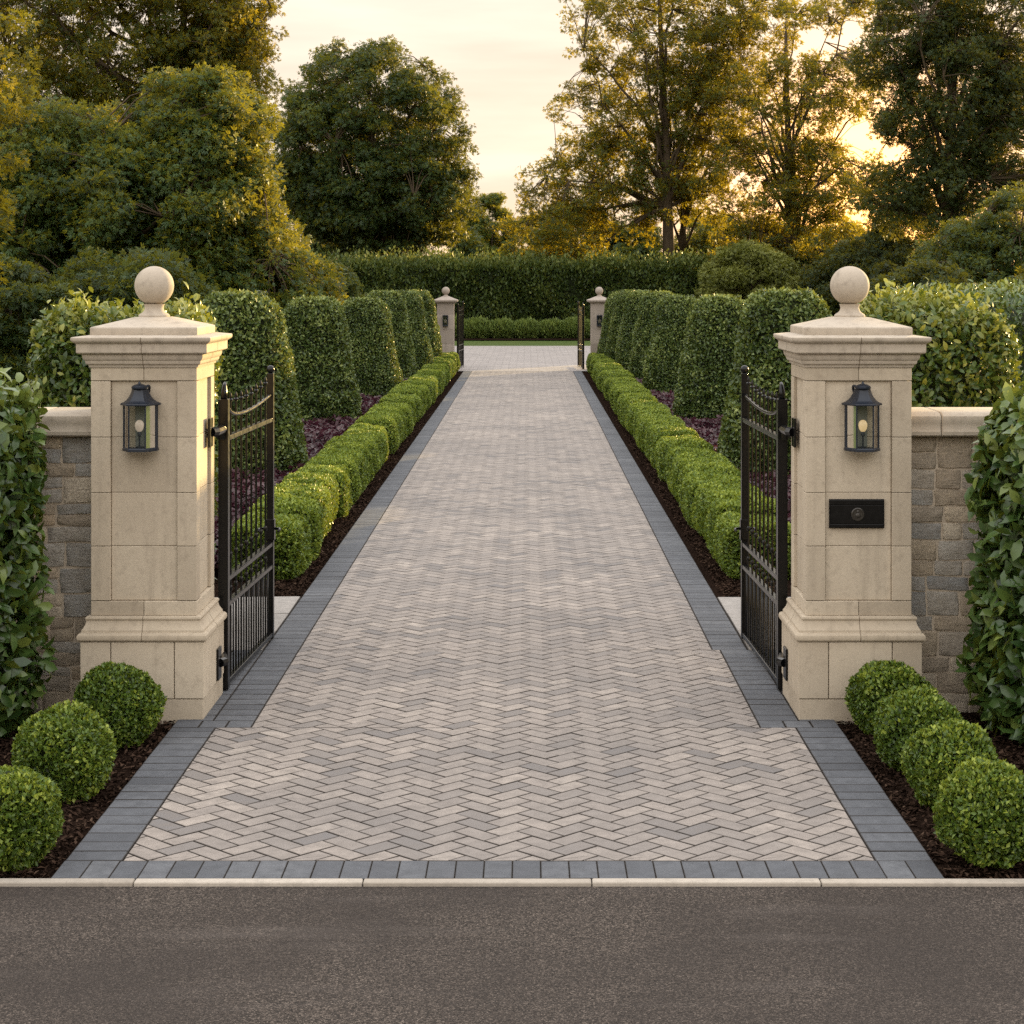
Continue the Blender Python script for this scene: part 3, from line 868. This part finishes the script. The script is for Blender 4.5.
EDG = {n: [0.0, 0.04] + [0.04 + 0.92 * k / (n - 3) for k in range(1, n - 3)] + [0.96, 1.0] for n in (7, 9)}
def stone_wall(label, xa, xb, seed):
    g = random.Random(seed)
    yf, yb_, H = 10.62, 11.00, 1.528
    t = thing('stone_wall', label, 'stone wall', ((xa + xb) / 2, yf, 0), 0, 'rubble stone boundary walls')
    hx = (xb - xa) / 2
    MB().box(-hx, hx, 0.016, yb_ - yf, -.1, H).build('mortar', m_wallmortar, t)
    mb = MB(); z = -0.03
    while z < H - 0.02:
        rh = g.uniform(.075, .15)
        if H - z - rh < .055: rh = H - z
        x = -hx
        while x < hx - .01:
            w = g.uniform(.11, .27)
            if hx - x - w < .1: w = hx - x
            subs = [(z, z + rh)]
            if rh > .12 and g.random() < .35:
                k = g.uniform(.4, .6); subs = [(z, z + rh * k), (z + rh * k, z + rh)]
            for z0, z1 in subs:
                nx, nz = 9, 7; tn = g.random(); pr = g.uniform(.0, .016); ph = [g.uniform(0, 6) for _ in range(4)]
                jx0, jx1, jz0, jz1 = (g.uniform(.001, .0032) for _ in range(4)); cr = [g.uniform(-.006, .006) for _ in range(4)]
                vs, fs = [], []
                for j in range(nz):
                    for i in range(nx):
                        u, v = EDG[nx][i], EDG[nz][j]
                        e = min(1, min(u, 1 - u) * 20); f = min(1, min(v, 1 - v) * 20)
                        rise = min(1, e) * min(1, f)
                        bx = x + jx0 + (w - jx0 - jx1) * u + cr[0] * (v - .5) + .002 * math.sin(7 * v + ph[0])
                        bz = z0 + jz0 + (z1 - z0 - jz0 - jz1) * v + cr[1] * (u - .5) * 2 + .002 * math.sin(6 * u + ph[1])
                        by = .021 - (.010 + pr * .45) * rise - .003 * math.sin(9 * u + ph[2]) * math.sin(7 * v + ph[3]) * rise - g.uniform(0, .004) * rise
                        vs.append((bx, by, bz))
                for j in range(nz - 1):
                    for i in range(nx - 1):
                        fs.append((j * nx + i, j * nx + i + 1, (j + 1) * nx + i + 1, (j + 1) * nx + i))
                mb.add(vs, fs, tn)
            x += w
        z += rh
    mb.build('stone_facing', m_rubble, t, smooth=True, angle=50)
    # coping stones with a rolled front edge
    prof = [(-.050, H + .002), (-.062, H + .010), (-.064, H + .030), (-.058, H + .042), (-.058, H + .075), (-.064, H + .090), (-.060, H + .116), (-.040, H + .132), (0.0, H + .138)]
    full = prof + [((yb_ - yf) - y, z) for y, z in reversed(prof)]
    off = 0.33 if xa < 0 else 0.20
    x = hx - off if xa < 0 else -hx + off
    cuts = [hx] if xa < 0 else [-hx]
    while -hx < x < hx:
        cuts.append(x); x += (-.62 if xa < 0 else .62)
    cuts.append(-hx if xa < 0 else hx)
    cuts = sorted(cuts)
    for a, b in zip(cuts, cuts[1:]):
        if b - a < .03: continue
        mbc = MB(); mbc.t = []
        k = random.random()
        rings = [[(xx, y + dy * (1 if y < .19 else -1), z - dz) for y, z in full] for xx, dy, dz in ((a + .002, .006, .004), (a + .008, 0, 0), (b - .008, 0, 0), (b - .002, .006, .004))]
        mbc.rings(rings, t=k)
        mbc.build('coping_stone', m_lime2, t, smooth=True, angle=32)
    MB().box(-hx, hx, -.045, yb_ - yf + .045, H + .012, H + .10).build('coping_mortar', m_joint, t)
    return t
stone_wall('grey rubble stone wall left of the left pier', -7.5, PIER_L - H1 - .002, 5)
stone_wall('brown grey rubble stone wall right of the right pier', PIER_R + H1 + .002, 7.5, 9)

# ================================================================== CLIPPED PLANTS
m_box = leaf_mat('boxwood_leaf', (0.021, 0.047, 0.008), (0.098, 0.165, 0.022), (0.32, 0.38, 0.048), tw=0.22, rough=0.4, spec=0.4)
m_lowbox = leaf_mat('golden_boxwood_leaf', (0.028, 0.060, 0.009), (0.135, 0.205, 0.027), (0.34, 0.41, 0.06), tw=0.25, rough=0.45)
m_topiary = leaf_mat('holly_topiary_leaf', (0.020, 0.042, 0.011), (0.088, 0.138, 0.035), (0.29, 0.34, 0.095), tw=0.22, rough=0.38, spec=0.45)
m_laurel = leaf_mat('laurel_leaf', (0.020, 0.048, 0.011), (0.064, 0.120, 0.028), (0.20, 0.25, 0.055), tw=0.22, rough=0.3, spec=0.5)
m_laurel2 = leaf_mat('fresh_laurel_leaf', (0.018, 0.042, 0.009), (0.062, 0.112, 0.022), (0.30, 0.31, 0.060), tw=0.28, rough=0.34, spec=0.45)
m_purple = leaf_mat('purple_leaf', (0.020, 0.008, 0.010), (0.055, 0.022, 0.028), (0.115, 0.062, 0.066), trans=(0.15, 0.03, 0.06), tw=0.2, rough=0.4)
m_hedge = leaf_mat('dark_hedge_leaf', (0.020, 0.040, 0.009), (0.062, 0.098, 0.022), (0.18, 0.21, 0.05), tw=0.25, rough=0.5)
m_row = leaf_mat('pale_shrub_leaf', (0.045, 0.08, 0.018), (0.14, 0.205, 0.05), (0.27, 0.34, 0.10), tw=0.3, rough=0.45)

# box balls
def box_ball(label, x, y, r, seed, tone):
    t = thing('box_ball', label, 'topiary ball', (x, y, -.02), random.uniform(0, 6), 'clipped box balls in the front beds')
    P, Nn = s_ball(12000, r, 0.94); P[:, 2] += r * .94
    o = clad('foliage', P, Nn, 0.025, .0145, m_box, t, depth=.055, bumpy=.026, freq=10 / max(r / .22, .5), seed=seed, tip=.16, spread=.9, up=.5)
    at = o.data.attributes['tint']; a = np.zeros(len(at.data), dtype=np.float32); at.data.foreach_get('value', a); at.data.foreach_set('value', np.clip(a + tone, 0, 1).astype(np.float32))
    core_from('inner_twigs', [(r * math.sin(math.pi * k / 10), r * .94 * (1 - math.cos(math.pi * k / 10))) for k in range(11)], t, shrink=.045)
for lab, cx, by, rp, tone in (
        ('clipped box ball beside the left pier base, rearmost of the left three', 117, 748, 42, -.02),
        ('clipped box ball in the left bed, between the two other left balls', 61, 801, 45, 0.02),
        ('yellowish box ball at the left frame edge nearest the road', 8, 869, 50, .10),
        ('clipped box ball touching the right pier base, smallest on the right', 889, 738, 38, -.04),
        ('clipped box ball in the right bed, second from the right pier', 919, 776, 42, 0.0),
        ('clipped box ball in the right bed, third from the right pier', 954, 812, 45, .04),
        ('largest yellowish box ball at the right, nearest the road', 992, 868, 52, .09)):
    Yb = gy(by - 8); r = rp * Yb / F_PX
    box_ball(lab, px(cx, Yb), Yb, r, int(cx), tone)

# tapered topiary: two shared builds
def topi_prof(H, R0):
    pr = [(R0 * .92, 0.0), (R0, .12), (R0 * .965, H * .3), (R0 * .84, H * .50), (R0 * .70, H * .75)]
    for a in (15, 35, 55, 75, 88):
        pr.append((R0 * .675 * (0.42 + .58 * math.cos(R(a))) if a < 80 else .02, H * .78 + H * .22 * math.sin(R(a)) ** .8))
    pr[-1] = (.02, H); pr.insert(-1, (R0 * .42, H * .995))
    return pr
def make_topiary(label, seed):
    t = thing('topiary_column', label, 'topiary', (0, 0, 0), 0, 'tapered topiary columns along the drive')
    pr = topi_prof(2.10, 0.725)
    P, Nn = s_lathe(22000, pr)
    clad('foliage', P, Nn, 0.054, .032, m_topiary, t, depth=.085, bumpy=.026, freq=6, seed=seed, tip=.38, spread=.9, up=.35, shoots=.06)  # tip lightens upward leaves, painting lit tips onto the column tops
    core_from('inner_twigs', pr, t, shrink=.06)
    MB().tube([(0, 0, -.05), (0, 0, .3)], .06, 8).build('stem', m_bark, t)
    return t
LT = [(22.2, px(239, 22.2), 1.06, 1.075), (30.2, px(313, 30.2), 1.04, 1.01), (36.8, px(365, 36.8), 0.97, .98), (41.5, -3.02, .93, 1.03), (45, -2.82, .93, 1.02), (48.4, -2.72, .9, 1.02)]
RT = [(22.4, 3.17, 1.06, 1.085), (30.5, 3.24, 1.04, 1.02), (37.4, 3.11, .98, 1.0), (43.0, 3.10, .93, 1.02), (46.2, 2.92, .92, 1.02), (48.3, 2.76, .92, 1.02), (50.0, 2.62, .9, 1.0)]
protos = [make_topiary('', 21), make_topiary('', 22)]
used = [False, False]; k = 0
for side, rows in (('left', LT), ('right', RT)):
    for i, (Y, X, sr, sh) in enumerate(rows):
        lab = '%s tapered clipped column in the %s row, counted from the near gate' % (ORD[i], side)
        if i == 0: lab = 'nearest tapered clipped column in the %s row, directly behind the %s gate leaf' % (side, side)
        if i == len(rows) - 1: lab = 'farthest tapered clipped column in the %s row, beside the far %s pier' % (side, side)
        p = k % 2; rz = random.uniform(0, 6.28)
        if not used[p]:
            o = protos[p]; used[p] = True; o.location = (X, Y, -.02); o.rotation_euler = (0, 0, rz); o.scale = (sr, sr, sh); o['label'] = lab
        else: dup(protos[p], (X, Y, -.02), rz, lab, (sr, sr, sh))
        k += 1

# low golden box hedge: a row of clipped plants each side
def make_block(seed):
    t = thing('low_hedge_plant', '', 'hedge plant', (0, 0, 0), 0, 'clipped plants of the low golden hedges')
    hx, hy, hz = .272, .432, .232
    P, Nn = s_box(13000, hx, hy, hz, .12); P[:, 2] += hz
    clad('foliage', P, Nn, .034, .021, m_lowbox, t, depth=.06, bumpy=.032, freq=6, seed=seed, tip=.22, spread=.9, up=.5)
    core_from('inner_twigs', None, t, hx, hy, hz, hz, .045, 'box', .1)
    return t
bp = [make_block(s) for s in (31, 32, 33)]
bu = [False] * 3; k = 0
HSTEP = 0.99
for side, s in (('left', -1), ('right', 1)):
    nH = 36
    for i in range(nH):
        Y = 15.15 + .5 + HSTEP * i
        X = s * (2.03 if s < 0 else 2.00) + random.uniform(-.03, .03)
        word = ORD[i] if i < len(ORD) else ['thirty-third', 'thirty-fourth', 'thirty-fifth', 'thirty-sixth'][i - len(ORD)]
        lab = '%s clipped golden box plant of the low %s hedge, counted from the near gate' % (word, side)
        if i == 0: lab = 'nearest clipped golden box plant of the low %s hedge, next to the gate leaf' % side
        if i == nH - 1: lab = 'farthest clipped golden box plant of the low %s hedge, by the far pier' % side
        p = k % 3; k += 1; rz = random.choice((0, math.pi)) + random.uniform(-.05, .05); sc = (random.uniform(.92, 1.06), random.uniform(.97, 1.04), random.uniform(.93, 1.08))
        if not bu[p]:
            o = bp[p]; bu[p] = True; o.location = (X, Y, -.02); o.rotation_euler = (0, 0, rz); o.scale = sc; o['label'] = lab
        else: dup(bp[p], (X, Y, -.02), rz, lab, sc)

# purple ground cover behind the low hedges
for side, s in (('left', -1), ('right', 1)):
    n = 60000
    x = rng.uniform(2.40, 4.3, n); y = 15.2 + 34 * rng.beta(1, 1.5, n)
    P = np.stack([s * x, y, np.zeros(n)], 1)
    h = .20 + .10 * lump(P, 4.2, 41 + s) + .03 * lump(P, 14, 5)
    P[:, 2] = np.clip(h, .05, .4) * rng.beta(3, 1, n)
    nr = rnd_dir(n) * .7 + np.array([0, 0, 1.0]); ax = rnd_dir(n); ax[:, 2] = np.abs(ax[:, 2]) * .6
    sz = rng.uniform(.05, .10, n)
    o = leaves('ground_cover', P, nr, ax, sz, sz * .75, m_purple, .5 + .25 * lump(P, 5, 77) + rng.normal(0, .2, n), None, 'small')
    tag(o, 'purple leaved ground cover between the low hedge and the %s topiary row' % side, 'ground cover', kind='stuff')

# laurels: two in front of the walls, two behind them
def laurel(label, loc, hx, hy, hz, r, n, ll, m, seed, shoots, group, tip=.2, up=.2, bumpy=.07):
    t = thing('laurel_hedge' if hy > 3 else 'laurel_shrub', label, 'hedge' if hy > 3 else 'laurel shrub', loc, 0, group)
    P, Nn = s_box(n, hx, hy, hz, r); P[:, 2] += hz
    keep = (P[:, 2] > .03); P, Nn = P[keep], Nn[keep]
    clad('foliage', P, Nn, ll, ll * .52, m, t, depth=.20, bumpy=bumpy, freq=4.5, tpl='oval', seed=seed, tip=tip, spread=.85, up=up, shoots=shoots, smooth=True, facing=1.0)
    core_from('inner_twigs', None, t, hx, hy, hz, hz, .16, 'box', r)
    mb = MB()
    for i in range(7):
        x, y = random.uniform(-hx * .6, hx * .6), random.uniform(-hy * .5, hy * .5)
        mb.tube([(x * .5, y * .5, -.05), (x * .8, y * .8, .3), (x, y, .7)], [.022, .018, .012], 6)
    mb.build('stem', m_bark, t)
    return t
laurel('glossy large leaved laurel in front of the left stone wall', (-3.46, 9.98, -.02), .90, .48, .92, .30, 14000, .105, m_laurel, 51, .14, 'laurels in front of the stone walls', tip=.4, up=-.05)
laurel('glossy large leaved laurel in front of the right stone wall', (3.46, 9.98, -.02), .88, .48, .90, .34, 14000, .105, m_laurel, 52, .14, 'laurels in front of the stone walls', tip=.4, up=-.05)
laurel('bright tipped laurel mound rising behind the left stone wall', (-2.70, 13.3, -.02), .53, .60, 1.10, .30, 27000, .064, m_laurel2, 53, .16, 'laurel mounds behind the stone walls', tip=.42, up=.25)
laurel('bright tipped laurel mound rising behind the right stone wall', (2.92, 13.3, -.02), .50, .60, 1.12, .32, 27000, .064, m_laurel2, 54, .18, 'laurel mounds behind the stone walls', tip=.45, up=.25)
laurel('long dark laurel hedge at the right frame edge beyond the right laurel mound', (6.1, 22.6, -.02), .9, 4.4, 1.14, .3, 26000, .08, m_laurel, 55, .08, None, tip=.1, up=.4)  # visible end is real; unseen run lengthened to keep low sun off the drive

# tall hedge across the end
def tall_hedge():
    t = thing('tall_hedge', 'tall dark hedge closing the view behind the far gates', 'hedge', (1.5, 84.5, -.02))
    hx, hy, hz = 15.0, 1.3, 1.60
    P, Nn = s_box(130000, hx, hy, hz, .35)
    k = (Nn[:, 1] < .4); P, Nn = P[k], Nn[k]; P[:, 2] += hz
    clad('foliage', P, Nn, .17, .10, m_hedge, t, depth=.40, bumpy=.20, freq=1.9, seed=61, tip=.3, spread=.8, up=.9, shoots=.75)
    core_from('inner_twigs', None, t, hx, hy, hz, hz, .25, 'box', .3)
tall_hedge()
# low pale shrubs before the hedge
def make_row_shrub():
    t = thing('low_shrub', '', 'shrub', (0, 0, 0), 0, 'low pale shrubs in a row before the tall hedge')
    P, Nn = s_ball(3600, .66, .62); P[:, 2] += .34; k = P[:, 2] > 0; P, Nn = P[k], Nn[k]
    clad('foliage', P, Nn, .13, .05, m_row, t, depth=.2, bumpy=.06, freq=4, seed=71, tip=.2, spread=.5, up=.9, shoots=.12)
    core_from('inner_twigs', [(.6 * math.sin(math.pi * k / 8), .36 * (1 - math.cos(math.pi * k / 8))) for k in range(9)], t, shrink=.12)
    return t
rs = make_row_shrub()
for i in range(11):
    X = -5.2 + 1.05 * i
    lab = '%s low pale shrub from the left in the row before the tall hedge' % ORD[i]
    if i == 0: lab = 'leftmost low pale shrub in the row before the tall hedge'
    if i == 10: lab = 'rightmost low pale shrub in the row before the tall hedge'
    sc = (random.uniform(.92, 1.1),) * 2 + (random.uniform(.95, 1.12),)
    if i == 0: rs.location = (X, 80.2, -.02); rs['label'] = lab
    else: dup(rs, (X, 80.2 + random.uniform(-.15, .15), -.02), random.uniform(0, 6), lab, sc)

# ================================================================== TREES
m_oak = leaf_mat('oak_leaf', (0.013, 0.033, 0.008), (0.040, 0.084, 0.018), (0.105, 0.145, 0.03), trans=(0.50, 0.42, 0.03), tw=0.38, rough=0.5)
m_oakdark = leaf_mat('dark_broad_leaf', (0.013, 0.030, 0.009), (0.036, 0.072, 0.020), (0.085, 0.125, 0.032), trans=(0.36, 0.32, 0.02), tw=0.36, rough=0.5)
m_open = leaf_mat('backlit_leaf', (0.017, 0.035, 0.008), (0.047, 0.083, 0.017), (0.115, 0.142, 0.028), trans=(0.62, 0.46, 0.02), tw=0.50, rough=0.5)
m_dusk = leaf_mat('dusky_leaf', (0.012, 0.026, 0.008), (0.033, 0.058, 0.016), (0.075, 0.098, 0.027), trans=(0.34, 0.28, 0.018), tw=0.36, rough=0.55)

def tree(name, label, base, trunk, blobs, n_cl, per, leaf, mat, seed, r_cl=(.5, 1.0), r_trunk=.25, n_limb=14, shell=.35, flat=.6, droop=0.0, cat='tree', group=None, trunk_from=.3, sag=0.1):
    """trunk: points (x,y,z) rel. to base; blobs: crown ellipsoids (cx,cy,cz,rx,ry,rz,weight) rel. to base"""
    g = np.random.default_rng(seed)
    t = thing(name, label, cat, base, 0, group)
    B = np.array([b[:6] for b in blobs], float); w = np.array([b[6] for b in blobs], float); w /= w.sum()
    i = g.choice(len(B), n_cl, p=w)
    d = unit(g.normal(size=(n_cl, 3))); rad = shell + (1 - shell) * g.uniform(0, 1, n_cl) ** .5
    C = B[i, :3] + d * rad[:, None] * B[i, 3:6]
    C = C[C[:, 2] > .25]
    n_cl = len(C)
    # limbs
    mb = MB(); tp = [Vector(p) for p in trunk]
    nT = len(tp)
    mb.tube(tp, [r_trunk * (1.25 if k == 0 else 1) * (1 - .8 * k / (nT - 1)) for k in range(nT)], 9)
    nodes = []
    def tpos(u):
        k = min(int(u * (nT - 1)), nT - 2); f = u * (nT - 1) - k; return tp[k].lerp(tp[k + 1], f)
    for u in np.linspace(trunk_from, 1, 14): nodes.append(tpos(u))
    for k in g.choice(n_cl, min(n_limb, n_cl), replace=False):
        e = Vector(C[k]); hz = (e.z - tp[0].z) / max(tp[-1].z - tp[0].z, .1)
        u = min(1, max(trunk_from, hz * .62 + g.uniform(-.12, .05)))
        s = tpos(u); mid = s.lerp(e, .5) + Vector((0, 0, sag * (e - s).length)) + Vector(g.normal(size=3) * .05 * (e - s).length)
        pts = []
        for q in range(7):
            f = q / 6; pts.append(s * (1 - f) ** 2 + mid * 2 * f * (1 - f) + e * f * f + Vector(g.normal(size=3) * .02 * (e - s).length * (0 < q < 6)))
        r0 = r_trunk * .42 * (1 - .5 * u)
        mb.tube(pts, [r0 * (1 - .85 * q / 6) for q in range(7)], 6)
        nodes += pts[2:]
    NA = np.array([n[:] for n in nodes])
    for c in C:
        dd = ((NA - c) ** 2).sum(1); k = int(dd.argmin())
        if dd[k] < .01: continue
        s = Vector(NA[k]); e = Vector(c); m_ = s.lerp(e, .5) + Vector((0, 0, .12 * (e - s).length))
        mb.tube([s, m_, e], [r_trunk * .075, r_trunk * .05, r_trunk * .02], 4, cap=False)
    mb.build('trunk', m_bark, t, smooth=True)
    # leaves gathered in clumps round the twig ends
    rc = g.uniform(*r_cl, n_cl); cnt = (per * (rc / np.mean(r_cl)) ** 2).astype(int)
    idx = np.repeat(np.arange(n_cl), cnt); n = len(idx)
    dv = unit(g.normal(size=(n, 3))); rr = g.uniform(0, 1, n) ** .45
    off = dv * (rr * rc[idx])[:, None]; off[:, 2] *= flat
    out = C[idx] - B[:, :3].mean(0); out = unit(out)
    pos = C[idx] + off + np.array([0, 0, -droop]) * (rr ** 2)[:, None]
    pos += .10 * rc[idx][:, None] * unit(g.normal(size=(n, 3)))
    nr = dv * .6 + unit(g.normal(size=(n, 3))) * .8 + np.array([0, 0, .5])
    ax = dv + unit(g.normal(size=(n, 3))) * .9 + np.array([0, 0, -.15])
    cl_t = g.normal(0, .12, n_cl)
    tint = .42 + cl_t[idx] + g.normal(0, .15, n) + .12 * (dv[:, 2])
    s = g.uniform(.7, 1.3, n)
    leaves('crown', pos, nr, ax, leaf * s, leaf * .62 * s, mat, tint, t, 'spray')
    return t

def at(x, Y): return px(x, Y)

# the big dense tree on the left, golden on its right flank
X1 = at(110, 46)
tree('dense_tree', 'massive dense dark tree on the left, golden leaves on its right flank', (X1, 46, 0),
     [(0, 0, -.1), (.2, 0, 2), (0, .2, 4), (-.6, 0, 5.6)],
     [(0.2, 0, 3.2, 4.4, 4.0, 2.9, 5), (-1.2, 0, 4.9, 3.0, 3.2, 1.9, 2.4), (3.2, -.4, 1.8, 2.4, 2.4, 1.6, 1.9), (-3, 0, 3.5, 3.5, 3.5, 2.9, 2.5), (2.2, -.3, 4.6, 1.9, 2.2, 1.9, 1.8), (2.3, 0, 6.3, 1.5, 2, 1.2, .7)],
     1800, 115, .14, m_oak, 101, (.28, .6), .34, 22, .45, .75)
X2 = at(165, 58)
tree('open_tree', 'tall open tree with visible branches rising behind the dense left tree', (X2, 58, 0),
     [(-.6, 0, -.1), (-.3, 0, 4), (0, 0, 7), (.5, 0, 9.5), (.8, 0, 13)],
     [(-2.5, 0, 9.5, 4.4, 3, 3.4, 3), (1.2, 0, 11, 2.5, 3, 3.2, 1.8), (-5, 0, 11.5, 4, 3, 4, 2), (0, 0, 13.5, 4.0, 3.5, 3, 2), (1.2, 0, 7.6, 2.1, 2.2, 2.6, 2.0), (1.9, 0, 9.6, 1.2, 1.5, 1.5, .9), (-3.4, -.5, 7.2, 3.4, 2.4, 1.9, 1.7)],
     1700, 56, .14, m_open, 102, (.26, .56), .30, 30, .2, .75)
tree('golden_tree', 'nearest left tree reaching in at the frame edge with olive golden sprays', (-9.9, 30, 0),
     [(0, 0, -.1), (.2, 0, 2.5), (0, 0, 5), (.2, 0, 7.5)],
     [(0.1, 0, 5.4, 2.0, 2.4, 2.4, 2), (.0, -.4, 3.2, 1.85, 2.0, 1.5, 1.3), (-2, 0, 4.5, 2.5, 2.5, 3, 1.3)],
     360, 80, .095, m_open, 103, (.2, .42), .2, 18, .4, .6)
X4 = at(371, 90)
tree('round_tree', 'round topped full tree standing alone left of the pale sky', (X4, 90, 0),
     [(0, 0, -.1), (.1, 0, 4), (0, 0, 7), (.1, 0, 11)],
     [(0, 0, 8.7, 4.7, 4.0, 5.3, 6), (.5, 0, 6.2, 4.7, 3.8, 2.9, 2.2), (-1.2, 0, 7.6, 3.6, 3.3, 3.6, 1.4)],
     1080, 78, .19, m_oakdark, 104, (.35, .8), .42, 34, .45, .62)
X5 = at(668, 86)
tree('tall_tree', 'tall airy tree with a pale trunk right of the pale sky gap', (X5, 86, 0),
     [(.1, 0, -.1), (0, 0, 5), (-.1, 0, 9), (-.3, 0, 13), (-.5, 0, 17.5)],
     [(-2.4, .8, 6.8, 4.3, 2.4, 2.8, 2.8), (-1.4, .9, 10.2, 4.0, 2.4, 3.0, 2.5), (-.6, 0, 14.5, 4.6, 2.8, 3.6, 3), (1.8, 0, 9.6, 2.4, 2.4, 3.6, 1.6), (-5.0, 0, 5.0, 2.5, 2.2, 2.0, 1.3), (3.4, 0, 14.2, 2.8, 2.4, 2.0, 1.2)],
     1120, 48, .165, m_open, 105, (.28, .62), .30, 34, .15, .75)
X5b = at(681, 88)
tree('slender_tree', 'slender second trunk leaning just right of the tall airy tree', (X5b, 88, 0),
     [(.1, 0, -.1), (.0, 0, 4), (.5, 0, 8), (1.6, 0, 12.5)],
     [(1.8, 0, 11.6, 2.4, 2.2, 3.0, 2), (.4, 0, 7.0, 1.8, 2, 1.8, 1)],
     200, 46, .165, m_open, 106, (.28, .62), .22, 14, .2, .75)
X6 = at(797, 84)
tree('backlit_tree', 'backlit tree with a dark straight trunk in front of the sunset glow', (X6, 84, 0),
     [(0, 0, -.1), (-.1, 0, 4.5), (-.4, 0, 9), (-.5, 0, 13.5)],
     [(1.5, 0, 14.4, 2.6, 2, 1.0, .8), (2.4, 0, 11.0, 1.9, 1.8, 1.7, .8), (-.5, 0, 10.0, 3.3, 2.6, 3.0, 3), (-1.3, 0, 6.6, 3.6, 2.6, 2.4, 2.2), (1.5, 0, 6.8, 2.7, 2.4, 2.0, 1.6), (.8, 0, 4.0, 3.4, 2.4, 1.5, 1.6), (-2.4, 0, 3.6, 2.2, 2.2, 1.3, 1)],
     760, 48, .16, m_open, 107, (.26, .58), .30, 28, .2, .75)
X7 = at(952, 68)
tree('great_tree', 'great dark tree filling the top right corner of the view', (X7, 68, 0),
     [(0, 0, -.1), (-.1, 0, 5), (0, 0, 9), (.3, 0, 14)],
     [(.4, 0, 9.2, 2.5, 2.8, 3.2, 3), (1.4, 0, 12, 3.2, 3.0, 3.2, 2), (2.8, 0, 7.2, 2.4, 3, 3.2, 2.2), (-.8, 0, 12.0, 2.2, 2.2, 1.8, 1.2), (-.3, 0, 5.6, 1.9, 2.0, 1.7, 1.1), (-1.7, 0, 8.2, 1.2, 1.6, 1.0, .5), (-2.3, 0, 5.6, 1.4, 1.5, 1.4, .55), (-2.2, 0, 10.4, 1.5, 1.6, 1.3, .6)],
     1250, 56, .15, m_dusk, 108, (.26, .6), .34, 28, .25, .75)
X8 = at(985, 52)
tree('dense_tree', 'low dense dusky tree at the right frame edge below the great tree', (X8, 52, 0),
     [(0, 0, -.1), (.1, 0, 2), (0, 0, 4.2)],
     [(.0, 0, 2.3, 2.1, 2.2, 1.9, 3), (1.6, 0, 3.0, 2.1, 2.2, 2.2, 2), (-1.0, 0, 1.6, 1.5, 2.0, 1.2, 1.4)],
     680, 100, .115, m_oakdark, 109, (.22, .48), .22, 14, .5, .7)
tree('dense_tree', 'dusky bushy tree below the sunset glow left of the great tree', (at(868, 78), 78, 0),
     [(0, 0, -.1), (.1, 0, 2), (0, 0, 4.4)],
     [(.6, 0, 2.4, 2.6, 2.2, 2.0, 3), (1.9, 0, 3.9, 1.9, 2, 2.0, 1.7), (-.6, 0, 2.0, 2.0, 2, 1.6, 1)],
     520, 80, .15, m_dusk, 110, (.28, .6), .2, 12, .4, .7)
# rounded bushes and the far belt of trees
m_dome = leaf_mat('olive_shrub_leaf', (0.05, 0.07, 0.014), (0.18, 0.20, 0.042), (0.34, 0.36, 0.09), tw=0.3, rough=0.5)
def bush(label, x, Y, wpx, ypx, seed, mat=m_oakdark, leaf=.22, per=110, n=90, cat='bush', name='round_bush', group=None):
    W = wpx * Y / F_PX / 2; H = pz(ypx, Y)
    return tree(name, label, (at(x, Y), Y, 0), [(0, 0, -.1), (0, 0, H * .3), (0, 0, H * .7)],
                [(0, 0, H * .48, W * .86, W * .8, H * .46, 2), (0, 0, H * .25, W * .9, W * .8, H * .25, 1)],
                n, per, leaf, mat, seed, (W * .16, W * .30), .12, 8, .6, .75, cat=cat, group=group)
bush('pale green domed bush standing before the right end of the tall hedge', 752, 80.5, 112, 240, 201, m_dome, .13, 300, 150)
bush('small dark bush right of the domed bush, below the sunset glow', 822, 79, 62, 266, 202, m_dusk, .17, 130, 60)
bush('dark bush under the right trees beside the small dark bush', 885, 74, 90, 258, 208, m_dusk, .2, 140, 80)
for lab, x, Y, w, y, s, m_ in (
        ('hazy far tree in the gap right of the round tree', 492, 150, 70, 196, 211, m_oak),
        ('hazy far tree low in the gap beside the tall tree', 528, 140, 60, 216, 212, m_open),
        ('far bushy tree behind the tall hedge under the tall tree', 575, 118, 100, 205, 213, m_open),
        ('far bushy tree behind the tall hedge left of the pale trunk', 628, 110, 90, 222, 214, m_oakdark),
        ('far bushy tree behind the tall hedge right of the pale trunk', 715, 112, 100, 215, 215, m_open),
        ('far bushy tree behind the domed bush', 770, 116, 110, 222, 216, m_dusk),
        ('far bushy tree low in front of the sunset glow', 838, 120, 110, 226, 217, m_open),
        ('far bushy tree behind the round tree, left of its trunk', 352, 108, 120, 212, 218, m_oakdark),
        ('far bushy tree behind the round tree, right of its trunk', 432, 112, 120, 208, 219, m_oakdark)):
    bush(lab, x, Y, w, y - 8, s, m_, .26, 190, 150, cat='tree', name='bushy_tree', group='far belt of trees behind the tall hedge')
# dark planting under the left tree and at the right edge
for lab, x, Y, w, y, s, m_ in (
        ('dark shrub mass at the left frame edge under the dense tree', 10, 36, 150, 250, 221, m_oakdark),
        ('dark shrub under the dense left tree behind the left laurel mound', 130, 40, 190, 245, 222, m_oakdark),
        ('dark shrub under the dense left tree near the second left column', 245, 50, 180, 252, 223, m_oakdark),
        ('dark shrub behind the left topiary row, left of the tall hedge', 320, 62, 110, 262, 224, m_oakdark),
        ('dark shrub under the right trees behind the right laurel mound', 930, 44, 160, 262, 225, m_dusk),
        ('dark shrub at the right frame edge behind the dark laurel hedge', 1030, 38, 150, 258, 226, m_dusk)):
    bush(lab, x, Y, w, y, s, m_, .14, 190, 150, cat='shrub', name='dark_shrub', group='dark shrubs under the trees')
